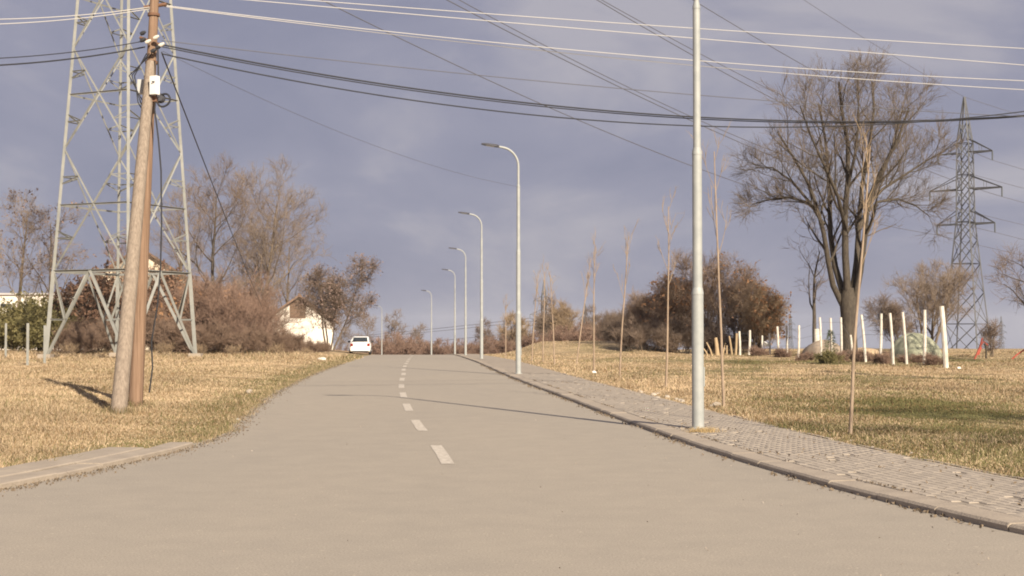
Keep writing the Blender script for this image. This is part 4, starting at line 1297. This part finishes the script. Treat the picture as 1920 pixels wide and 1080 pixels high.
hh = hgt(wb, 553)
MB().box((0, 5, hh / 2 - .5), (13, 10, hh + 1)).build("wall", m_wall, t)
MB().box((0, 5, hh + .12), (13.5, 10.5, .22)).build("roof", mat("grey_sheet_roof", (.4, .39, .38), (.5, .48, .46), 2, .6), t)
for k in range(4):
    f_ = MB().box((-4.5 + 3 * k, -.03, hh - 1.3), (1.5, .06, .7)).build("window", m_frame, t)
    MB().box((-4.5 + 3 * k, -.07, hh - 1.3), (1.3, .02, .52)).build("pane", m_glass, f_)

# ------------------------------------------------------------------ parked car (seen from behind)
m_carw = mat("white_car_paint", (.78, .77, .74), (.82, .81, .78), 2, .3, spec=.5)
m_tyre = mat("tyre_rubber", (.02, .02, .02), None, rough=.85)
m_rim = mat("wheel_rim", (.35, .35, .36), None, rough=.4, metal=.6)
m_trim = mat("black_trim", (.025, .025, .027), None, rough=.6)
m_tail = mat("tail_light_red", (.25, .02, .015), None, rough=.3)
m_plate = mat("plate_white", (.7, .7, .68), None, rough=.5)
cx, cy = -11.95, 110.0
car = thing("parked_car", "white car parked on the left road edge at the crest, seen from behind", "car", (cx, cy, float(prof(cy)) + .02), math.radians(5))
def loft(secs, closed=True):
    """secs: list of rings of equal length"""
    mb = MB(); n = len(secs[0]); vv = [p for r in secs for p in r]; fs = []
    for i in range(len(secs) - 1):
        for k in range(n):
            fs.append((i * n + k, i * n + (k + 1) % n, (i + 1) * n + (k + 1) % n, (i + 1) * n + k))
    fs.append(tuple(reversed(range(n)))); fs.append(tuple(range((len(secs) - 1) * n, len(secs) * n)))
    mb.add(vv, fs, False); return mb
def ring(y, hw_, z0, z1, tuck=.06, r=.10):
    return [(-hw_ + tuck, y, z0), (hw_ - tuck, y, z0), (hw_, y, z0 + .18), (hw_ + .01, y, (z0 + z1) / 2 + .05), (hw_ - .02, y, z1 - r), (hw_ - r, y, z1), (-hw_ + r, y, z1), (-hw_ + .02, y, z1 - r), (-hw_ - .01, y, (z0 + z1) / 2 + .05), (-hw_, y, z0 + .18)]
body = loft([ring(0, .70, .32, .86), ring(.10, .80, .24, .95), ring(.55, .83, .22, .98), ring(2.6, .84, .22, .97), ring(3.4, .82, .22, .90), ring(4.05, .76, .24, .80), ring(4.25, .62, .34, .66)]).build("body", m_carw, car)
def cab(y, hw_, z0, z1):
    return [(-hw_ - .06, y, z0), (hw_ + .06, y, z0), (hw_, y, z1 - .06), (hw_ - .07, y, z1), (-hw_ + .07, y, z1), (-hw_, y, z1 - .06)]
cabin = MB()
secs = [(.42, .72, .95, .98), (.90, .64, .95, 1.40), (1.3, .635, .95, 1.45), (2.1, .635, .95, 1.44), (2.95, .72, .94, .97)]
loft([cab(*q) for q in secs]).build("cabin", m_carw, car)
gl = MB().add([(-.60, .455, 1.0), (.60, .455, 1.0), (.535, .86, 1.345), (-.535, .86, 1.345)], [(0, 1, 2, 3)])
gl.v = [(x, y - .03, z + .03) for x, y, z in gl.v]; gl.build("rear_window", m_glass, car)
gl = MB().add([(-.62, 2.86, 1.02), (.62, 2.86, 1.02), (.54, 2.22, 1.38), (-.54, 2.22, 1.38)], [(3, 2, 1, 0)])
gl.v = [(x, y + .03, z + .035) for x, y, z in gl.v]; gl.build("windscreen", m_glass, car)
for sx in (-1, 1):
    for (ya, yb, yc, yd) in ((.80, 1.48, 1.42, 1.0), (1.55, 2.55, 2.16, 1.52)):
        MB().add([(sx * .785, ya, .99), (sx * .785, yb, .99), (sx * .665, yc, 1.36), (sx * .665, yd, 1.36)], [(0, 1, 2, 3) if sx > 0 else (3, 2, 1, 0)]).build("side_window", m_glass, car)
    mr = MB().box((sx * .93, 2.42, 1.02), (.20, .09, .14)); mr.build("mirror", m_trim, car)
    MB().box((sx * .66, -.005, .80), (.20, .10, .20)).build("tail_light", m_tail, car)
    MB().box((sx * .60, 4.17, .66), (.26, .10, .12)).build("headlight", m_boxg, car)
    for y_ in (.72, 3.35):
        w_ = MB().tube([(sx * .66, y_, .30), (sx * .70, y_, .30), (sx * .82, y_, .30), (sx * .855, y_, .30)], [.27, .30, .30, .27], 20).build("wheel", m_tyre, car)
        MB().tube([(sx * .80, y_, .30), (sx * .862, y_, .30)], [.18, .17], 14).build("rim", m_rim, w_)
MB().box((0, -.03, .42), (1.48, .16, .20)).build("bumper", m_carw, car)
MB().box((0, -.02, .26), (1.2, .08, .10)).build("lower_trim", m_trim, car)
pl_ = MB().box((0, -.015, .70), (.50, .03, .11)).build("number_plate", m_plate, car)

# ------------------------------------------------------------------ white posts of the field fence
m_postw = mat("whitewashed_post", (.46, .42, .36), (.72, .68, .60), 5, .85, stretch=(1, 1, .6))
m_postt = mat("bare_timber_post", (.33, .235, .135), (.44, .33, .21), 4, .9, stretch=(6, 6, .6))
posts = [  # px foot, row foot, px top, row top, width in pixels, whitewashed
    (1774, 690, 1766, 574, 11, 1), (1733, 682, 1734, 581, 7, 1), (1700, 683, 1693, 585, 6, 1), (1675, 684, 1669, 587, 6, 1), (1650, 682, 1653, 588, 6, 1),
    (1623, 679, 1616, 590, 6, 1), (1599, 675, 1595, 628, 5, 1), (1578, 672, 1577, 595, 5, 1), (1559, 668, 1558, 596, 5, 1), (1540, 669, 1537, 595, 5, 1),
    (1497, 671, 1498, 610, 5, 1), (1475, 664, 1474, 610, 5, 1), (1459, 665, 1457, 612, 5, 1), (1443, 662, 1442, 625, 4, 1), (1427, 665, 1429, 629, 4, 1),
    (1404, 661, 1406, 619, 5, 1), (1387, 660, 1386, 621, 5, 1), (1379, 660, 1381, 625, 5, 0), (1372, 664, 1367, 630, 4, 0)]
nth = ["nearest and thickest white post of the field fence", "second white post left of the thickest one", "third white post from the right of the field fence, leaning left", "fourth white post from the right of the field fence",
       "fifth white post from the right, leaning right", "white post just right of the big tree, leaning left", "short white post right of the big tree trunk behind the sapling", "white post in front of the big tree trunk",
       "white post just left of the big tree trunk", "white post beside the white painted slender tree", "lone white post between the slender tree and the distant pylon", "thin white post right of the orange bush, third of a close trio",
       "white post right of the orange bush, middle of a close trio", "short white post carrying a scrap of white plastic", "short white post left of the plastic scrap", "white post below the orange bush, right of the tan ones",
       "far white post below the orange bush", "far bare timber post below the orange bush", "leaning far timber post at the left end of the field fence"]
post_pts = []
for (px, py, tx, ty, w, wh), lb in zip(posts, nth):
    b = at(px, py)
    if px < 1480 and b.y > 83: b = foot(px, 83.0)       # the far posts stand in front of the copse
    h = hgt(b, ty); d = b.y
    r = w / F * d / 2 * .88
    dx = (tx - px) / F * d
    R = random.Random(px)
    dyl = R.uniform(-.06, .06)
    # squared post with chamfered corners, slightly bowed
    mb = MB(); vv = []; nlev = 5
    for k in range(nlev + 1):
        f = -.08 + 1.08 * k / nlev; bow = .02 * math.sin(f * 3.1) * R.uniform(.5, 1)
        rr = r * (1 - .08 * f)
        for a in range(8):
            an = math.pi / 8 + a * math.pi / 4
            vv.append((dx * f + bow + rr * math.cos(an), dyl * f + rr * math.sin(an), h * f))
    fs = [(k * 8 + a, k * 8 + (a + 1) % 8, (k + 1) * 8 + (a + 1) % 8, (k + 1) * 8 + a) for k in range(nlev) for a in range(8)] + [tuple(range(nlev * 8, nlev * 8 + 8))]
    mb.add(vv, fs)
    o = mb.build("fence_post", m_postw if wh else m_postt, None, b)
    tag(o, lb, "post", "posts of the field fence")
    post_pts.append((b, Vector((dx, dyl, h))))
for k, (f, lb) in enumerate(((.30, "lowest wire of the field fence strung between the white posts"), (.58, "middle wire of the field fence strung between the white posts"), (.88, "top wire of the field fence strung between the white posts"))):
    pts = [b + v * f for b, v in post_pts if v.z > 1.2 * 0]
    cable("fence_wire", pts, .006, m_cond, lb, "wires of the field fence", 4)
# scrap of plastic on a post
b, v = post_pts[13]
q = b + v * .55
o = MB().add([q, q + Vector((-.36, .05, .10)), q + Vector((-.30, .12, -.16)), q + Vector((-.06, .02, -.22)), q + Vector((-.2, -.08, .0))], [(0, 1, 4), (1, 2, 4), (2, 3, 4), (3, 0, 4)]).build("plastic_scrap", m_boxw)
tag(o, "scrap of white plastic caught on a short fence post", "plastic")
# whitewash sleeve on the slender tree
sb_ = foot(1530, 82)
o = MB().tube([(0.03, 0, .35), (0.03, 0, .95), (0.02, 0, 1.5)], [.185, .18, .17], 10, caps=False).build("trunk_wrap", m_postw, None, sb_)
tag(o, "white wrap round the trunk of the slender tree", "trunk wrap")

# thin posts at the left edge
for i, (px, py, ty, lb) in enumerate(((11, 672, 606, "leftmost thin pale fence post before the hedge"), (52, 685, 606, "middle thin pale fence post before the hedge"), (84, 682, 610, "thin pale fence post beside the pylon's left foot"))):
    b = at(px, py); h = hgt(b, ty)
    mb = MB(); mb.angle((0, 0, -.2), (.0, 0, h), .10, .03); o = mb.build("fence_post", m_lat, None, b)
    tag(o, lb, "post", "thin posts at the left edge")

# tan stumps and stakes under the copse
for i, (px, d, h, ln, lb) in enumerate(((1345, 84, 1.05, -.1, "thick tan stump standing under the copse"), (1336, 83, .8, -.45, "tan stake leaning left against the stump"), (1354, 84, .7, .3, "tan stake leaning right beside the stump"), (1362, 84.5, .55, .05, "short tan stake between the stump and the fence"), (1328, 84, .5, -.7, "short splayed tan stick left of the stump"))):
    b = foot(px, d); R = random.Random(i)
    r = .13 if i == 0 else .05
    o = MB().tube([(0, 0, -.15), (ln * .4 * h, 0, h * .45), (ln * h, .05, h)], [r * 1.25, r, r * .75], 7).build("stump" if i == 0 else "stake", m_postt, None, b)
    tag(o, lb, "stump" if i == 0 else "stake", "tan timber under the copse")

# mounds
def mound(name, label, cat, b, w, h, m_, seed, flat=1.6, dep=None):
    g_ = random.Random(seed); ph = [g_.uniform(0, 6.28) for _ in range(8)]
    nu, nv = 36, 12; vv = []; fs = []
    for j in range(nv + 1):
        f = j / nv
        for i in range(nu):
            a = 2 * math.pi * i / nu
            rr = math.cos(f * math.pi / 2) ** .8 * (1 + .07 * math.sin(3 * a + ph[0]) + .05 * math.sin(5 * a + ph[1] + 3 * f) + .03 * math.sin(11 * a + ph[2] + 5 * f))
            z = math.sin(f * math.pi / 2) ** flat ** .5 * h * (1 + .05 * math.sin(4 * a + ph[3])) - .12 * (1 - f)
            vv.append((rr * w / 2 * math.cos(a), rr * (dep or w) / 2 * math.sin(a), z))
    for j in range(nv):
        for i in range(nu):
            fs.append((j * nu + i, j * nu + (i + 1) % nu, (j + 1) * nu + (i + 1) % nu, (j + 1) * nu + i))
    o = MB().add(vv, fs, True).build(name, m_, None, b)
    return tag(o, label, cat)
b = foot(1713, 73)
mound("covered_heap", "rounded heap under a faded green cover behind the white posts", "heap", b, 100 / F * 73, hgt(b, 626), mat("faded_green_cover", (.255, .265, .185), (.37, .37, .27), 2.5, .8, bump=.5, bscale=6), 3)
b = foot(1545, 82)
mound("heap", "grey brown rounded heap left of the big tree trunk", "heap", b, 80 / F * 82, hgt(b, 638), mat("grey_heap", (.22, .175, .135), (.31, .25, .195), 3, .9, bump=.6, bscale=6), 5)
b = foot(1618, 84)
mound("soil_pile", "light tan soil pile right of the big tree trunk", "soil pile", b, 78 / F * 84, hgt(b, 652), mat("tan_soil", (.40, .29, .18), (.52, .40, .26), 4, .95, bump=.6, bscale=8), 6)

# low dark shrub and young conifer by the big tree
shrubs(shrub_proto(49, 1.0, 1.7, m_twig_ol, leaf=(m_leaf_gr, .05, .3, None, (.05, 2), .5), stems=14, k=(5, 4), tw=dict(k=6, r=.007, len=.22, up=.3)), [
    (1553, 59, (.60, .55), .3, "low dark green shrub in the grass in front of the big tree", None)])
wl_ = "tuft of dry brown weeds at the foot of the white posts"
shrubs(shrub_proto(50, .6, .9, m_twig_red, stems=16, k=(5, 3), tw=dict(k=5, r=.006, len=.16, up=.4)), [
    (1660, 58.5, 1.0, .3, "dry brown weeds between the fourth and fifth white posts from the right", "weeds along the field fence"), (1752, 58, .95, 1.3, "dry brown weeds just left of the thickest white post", "weeds along the field fence"), (1610, 62, 1.1, 2.3, "dry brown weeds right of the big tree trunk", "weeds along the field fence"), (1715, 60, .8, 3.3, "dry brown weeds between the second and third white posts from the right", "weeds along the field fence"), (1570, 64, 1.0, 4.3, "dry brown weeds left of the big tree trunk", "weeds along the field fence"), (1512, 66, .9, 5.3, "dry brown weeds by the lone white post left of the slender tree", "weeds along the field fence"), (1470, 76, 1.0, .9, "dry brown weeds between the trio of thin white posts and the lone post", "weeds along the field fence"), (1420, 80, 1.1, 1.9, "dry brown weeds near the short white posts below the orange bush", "weeds along the field fence"), (1690, 61, .7, 2.9, "dry brown weeds at the foot of the third and fourth white posts from the right", "weeds along the field fence")])
cb_ = foot(1557, 70); ch = hgt(cb_, 618)
con = thing("conifer_sapling", "small ragged conifer sapling left of the big tree trunk", "sapling", cb_)
MB().tube([(0, 0, -.1), (.02, 0, ch * .5), (0, 0, ch)], [.03, .022, .008], 6).build("trunk", m_bark_dk, con)
gg = np.random.default_rng(5); pa, pb2 = [], []
for k in range(420):
    f = gg.uniform(.12, .98); a = gg.uniform(0, 6.28); ln = (1 - f) * .62 * ch * .5 + .06
    p0 = np.array([0, 0, ch * f]); s_ = gg.uniform(.2, 1.0)
    q = p0 + np.array([math.cos(a), math.sin(a), -.15]) * ln * s_
    pa.append(q); pb2.append(q + np.array([math.cos(a) * .10, math.sin(a) * .10, gg.uniform(-.05, .08)]))
pa, pb2 = np.array(pa), np.array(pb2)
link("crown", segs_mesh("crown", pa, pb2, np.full(len(pa), .014), np.full(len(pa), .004)), con, m_leaf_con)

# red metal harrow
m_red = mat("faded_red_paint", (.30, .055, .035), (.40, .10, .07), 5, .7)
rb = foot(1836, 70)
rf = thing("farm_harrow", "leaning red metal farm harrow near the right edge of the field", "harrow", rb)
MB().tube([(-.30, 0, -.1), (.02, 0, .62), (.16, .05, 1.05)], .045, 8).build("leg", m_red, rf)
MB().tube([(.42, .3, -.1), (.40, .2, .55), (.30, .1, .78)], .045, 8).build("leg", m_bark_dk, rf)
MB().tube([(.0, .0, .58), (.22, .08, .88), (.46, .15, .70)], .035, 8).build("brace", m_red, rf)
MB().box((-.02, .03, .42), (.16, .06, .42), Matrix.Rotation(.4, 3, 'Y')).build("plate", m_red, rf)
rb = foot(1906, 68)
o = MB().tube([(-.35, 0, -.1), (.0, .0, .22), (.5, .1, .52)], .04, 8).build("metal_bar", m_red, None, rb)
tag(o, "red metal bar lying at an angle at the right edge", "metal bar")

# ------------------------------------------------------------------ stones and small litter
m_stone = mat("pale_stone", (.32, .275, .22), (.46, .40, .33), 6, .9, bump=.5)
m_stonew = mat("white_stone", (.55, .52, .47), (.66, .63, .57), 6, .8)
def rock(name, label, b, r, m_, seed, cat="stone", group=None):
    bm = bmesh.new(); bmesh.ops.create_icosphere(bm, subdivisions=2, radius=1)
    g_ = random.Random(seed); ax = [Vector((g_.gauss(0, 1), g_.gauss(0, 1), g_.gauss(0, 1))).normalized() for _ in range(9)]
    for v in bm.verts:
        p = v.co.normalized(); k = 1.0
        for a in ax:
            dd = p.dot(a)
            if dd > .62: k = min(k, .66 / dd + .02)
        v.co = Vector((p.x * k * r * 1.3, p.y * k * r, p.z * k * r * .8))
    me_ = bpy.data.meshes.new(name); bm.to_mesh(me_); bm.free()
    o = link(name, me_, None, m_, Vector(b) + Vector((0, 0, r * .35)))
    o.rotation_euler = (0, 0, g_.uniform(0, 6.28))
    return tag(o, label, cat, group)
rock("boundary_stone", "white stone at the road edge left of the parked car", at(603, 677), .20, m_stonew, 1)
rock("stone", "pale yellowish stone in the verge where the road bends left of the dashes", at(468, 738), .09, m_stone, 2)
rock("stone", "flat pale stone lying at the left asphalt edge", at(446, 789), .04, m_stonew, 3)
rock("stone", "pale stone at the foot of the sapling right of the nearest lamp", at(1343, 762), .08, m_stone, 4)
rock("stone", "smaller pale stone beside the one at the sapling right of the nearest lamp", at(1334, 764), .06, m_stone, 5)
rub = "pale rubble stone along the outer edge of the paving left of the nearest lamp"
R = random.Random(3)
for i in range(16):
    y = 26.5 + i * .42 + R.uniform(-.1, .1); x = float(edge_right(y)) + R.uniform(-.06, .35)
    rock("rubble_stone", rub, (x, y, float(G(x, y)) - .01), R.uniform(.028, .07), m_stone, 20 + i, "stone", "rubble along the paving edge")
rub2 = "pale stone chip at the grass edge of the near paving below the first sapling"
for i in range(9):
    y = 16.0 + i * .28 + R.uniform(-.1, .1); x = float(edge_right(y)) + R.uniform(-.03, .2)
    rock("rubble_stone", rub2, (x, y, float(G(x, y)) - .01), R.uniform(.018, .035), m_stone, 50 + i, "stone", "chips at the near paving edge")
for i, (px, py, lb) in enumerate(((1114, 700, "white litter at the foot of the middle sapling"), (1799, 692, "flat white litter right of the thickest white post"), (1690, 672, "small white litter behind the fence near the green heap"))):
    b = at(px, py)
    o = MB().add([(-.08, 0, .01), (.09, .02, .02), (.06, .08, .06), (-.06, .07, .07), (0, .03, .09), (0, -.02, .0)], [(0, 5, 4), (5, 1, 4), (1, 2, 4), (2, 3, 4), (3, 0, 4)]).build("litter", m_boxw, None, b)
    tag(o, lb, "litter")
# tuft of straw grass at the foot of the nearest lamp, twigs and leaves along the kerb
gx = 2.64 + rng.normal(.06, .11, 700); gy = 19.75 + rng.normal(0, .12, 700)
tz = rng.uniform(.72, 1.15, (700, 1))
me = blades("grass_tuft", gx, gy, rng.uniform(.03, .11, 700), np.full(700, .006), np.array([[.50, .37, .19]]) * tz)
tag(link("grass_tuft", me, None, m_grass), "tuft of straw at the foot of the nearest lamp pole", "grass", kind="stuff")
# dirt, dead leaves and grit in the gutter
n = 2000
sg = rng.uniform(s_at(9.5), s_at(60), n); ug = -np.abs(rng.normal(0, .07, n)) - .01
k1 = np.sin(sg * 1.7) * np.sin(sg * .61 + 1) + rng.normal(0, .35, n) > -.1
sg, ug = sg[k1], ug[k1]
gp = np.array([kerb_pt(s_, u_)[:2] for s_, u_ in zip(sg, ug)])
pts = np.stack([gp[:, 0], gp[:, 1], prof(gp[:, 1]) + .012], -1)
m_deb = mat("gutter_debris", (.10, .075, .052), (.22, .17, .12), 9, .95)
gutter = leaf_quads("gutter_debris", pts, .018, rng, None, m_deb, .6)
tag(gutter, "dead leaves and grit lying in the gutter along the right kerb", "debris", kind="stuff")
sg = rng.uniform(s_at(10), s_at(40), 2600); ug = np.where(rng.uniform(0, 1, 2600) < .45, KERB_W + .005 + rng.normal(0, .018, 2600), rng.uniform(KERB_W, WALK_W, 2600) ** 1.0)
k1 = (np.sin(sg * 2.3 + ug * 7) * np.sin(sg * .9 + 2 + ug * 3) > .25) | (rng.uniform(0, 1, 2600) < .05)
sg, ug = sg[k1], ug[k1]
gp = np.array([kerb_pt(s_, u_)[:2] for s_, u_ in zip(sg, ug)])
pts = np.stack([gp[:, 0], gp[:, 1], prof(gp[:, 1]) + KERB_H + .01], -1)
wd = leaf_quads("paving_weeds", pts, .017, rng, None, m_deb, .5)
tag(wd, "dead leaves and weeds in the joints of the right pavement", "debris", kind="stuff")

# ------------------------------------------------------------------ haze
hz_m = bpy.data.materials.new("thin_haze"); hz_m.use_nodes = True
hn = hz_m.node_tree.nodes
hn.remove(hn['Principled BSDF'])
pv_ = hn.new("ShaderNodeVolumePrincipled")
pv_.inputs['Color'].default_value = (.82, .86, .96, 1)
pv_.inputs['Density'].default_value = .00012
hz_m.node_tree.links.new(pv_.outputs[0], hn['Material Output'].inputs['Volume'])
x0, x1, yb0, yb1 = float(xs[0]) - 5, float(xs[-1]) + 5, float(ys[0]) - 5, float(ys[-1]) + 5
zlo = float(Z.min()) - 1.0
hz = MB().box(((x0 + x1) / 2, (yb0 + yb1) / 2, (zlo + 46) / 2), (x1 - x0, yb1 - yb0, 46 - zlo)).build("haze", hz_m)
tag(hz, "thin pale haze in the air", "haze", kind="stuff")

# dirt and dead leaves washed along the left asphalt edge, grit on the road
n = 3000
yd = 12.0 + 50 * rng.uniform(0, 1, n) ** 1.6; xd = xL(yd) + np.abs(rng.normal(0, .12, n)) + .02
dl_ = leaf_quads("edge_debris", np.stack([xd, yd, prof(yd) + .008], -1), .014, rng, None, m_deb, .6)
tag(dl_, "grit and dead leaves along the left asphalt edge", "debris", kind="stuff")
n = 420
yd = 8.5 + 40 * rng.uniform(0, 1, n) ** 2.2; fr = rng.uniform(0, 1, n)
fr = np.where(rng.uniform(0, 1, n) < .6, np.where(fr < .5, fr * .3, 1 - (1 - fr) * .3), fr)
xd = xL(yd) + (xR(yd) - xL(yd)) * fr
gt = leaf_quads("road_grit", np.stack([xd, yd, prof(yd) + .006], -1), .007, rng, None, mat("grit_stone", (.18, .155, .13), (.42, .37, .31), 30, .9), .8)
tag(gt, "loose grit scattered over the asphalt", "grit", kind="stuff")
for (bx_, by_) in ((pb.x, pb.y), (sb.x, sb.y)):
    gx = bx_ + rng.normal(0, .16, 420); gy = by_ + rng.normal(-.05, .16, 420)
    me = blades("grass_tuft", gx, gy, rng.uniform(.05, .20, 420), np.full(420, .008), np.where(rng.uniform(0, 1, (420, 1)) < .4, np.array([[.19, .178, .078]]), np.array([[.44, .33, .20]])) * rng.uniform(.6, 1.1, (420, 1)))
    tag(link("grass_tuft", me, None, m_grass), "grass tuft round the foot of the wooden pole" if bx_ == pb.x else "grass tuft round the foot of the pole's strut", "grass", kind="stuff")
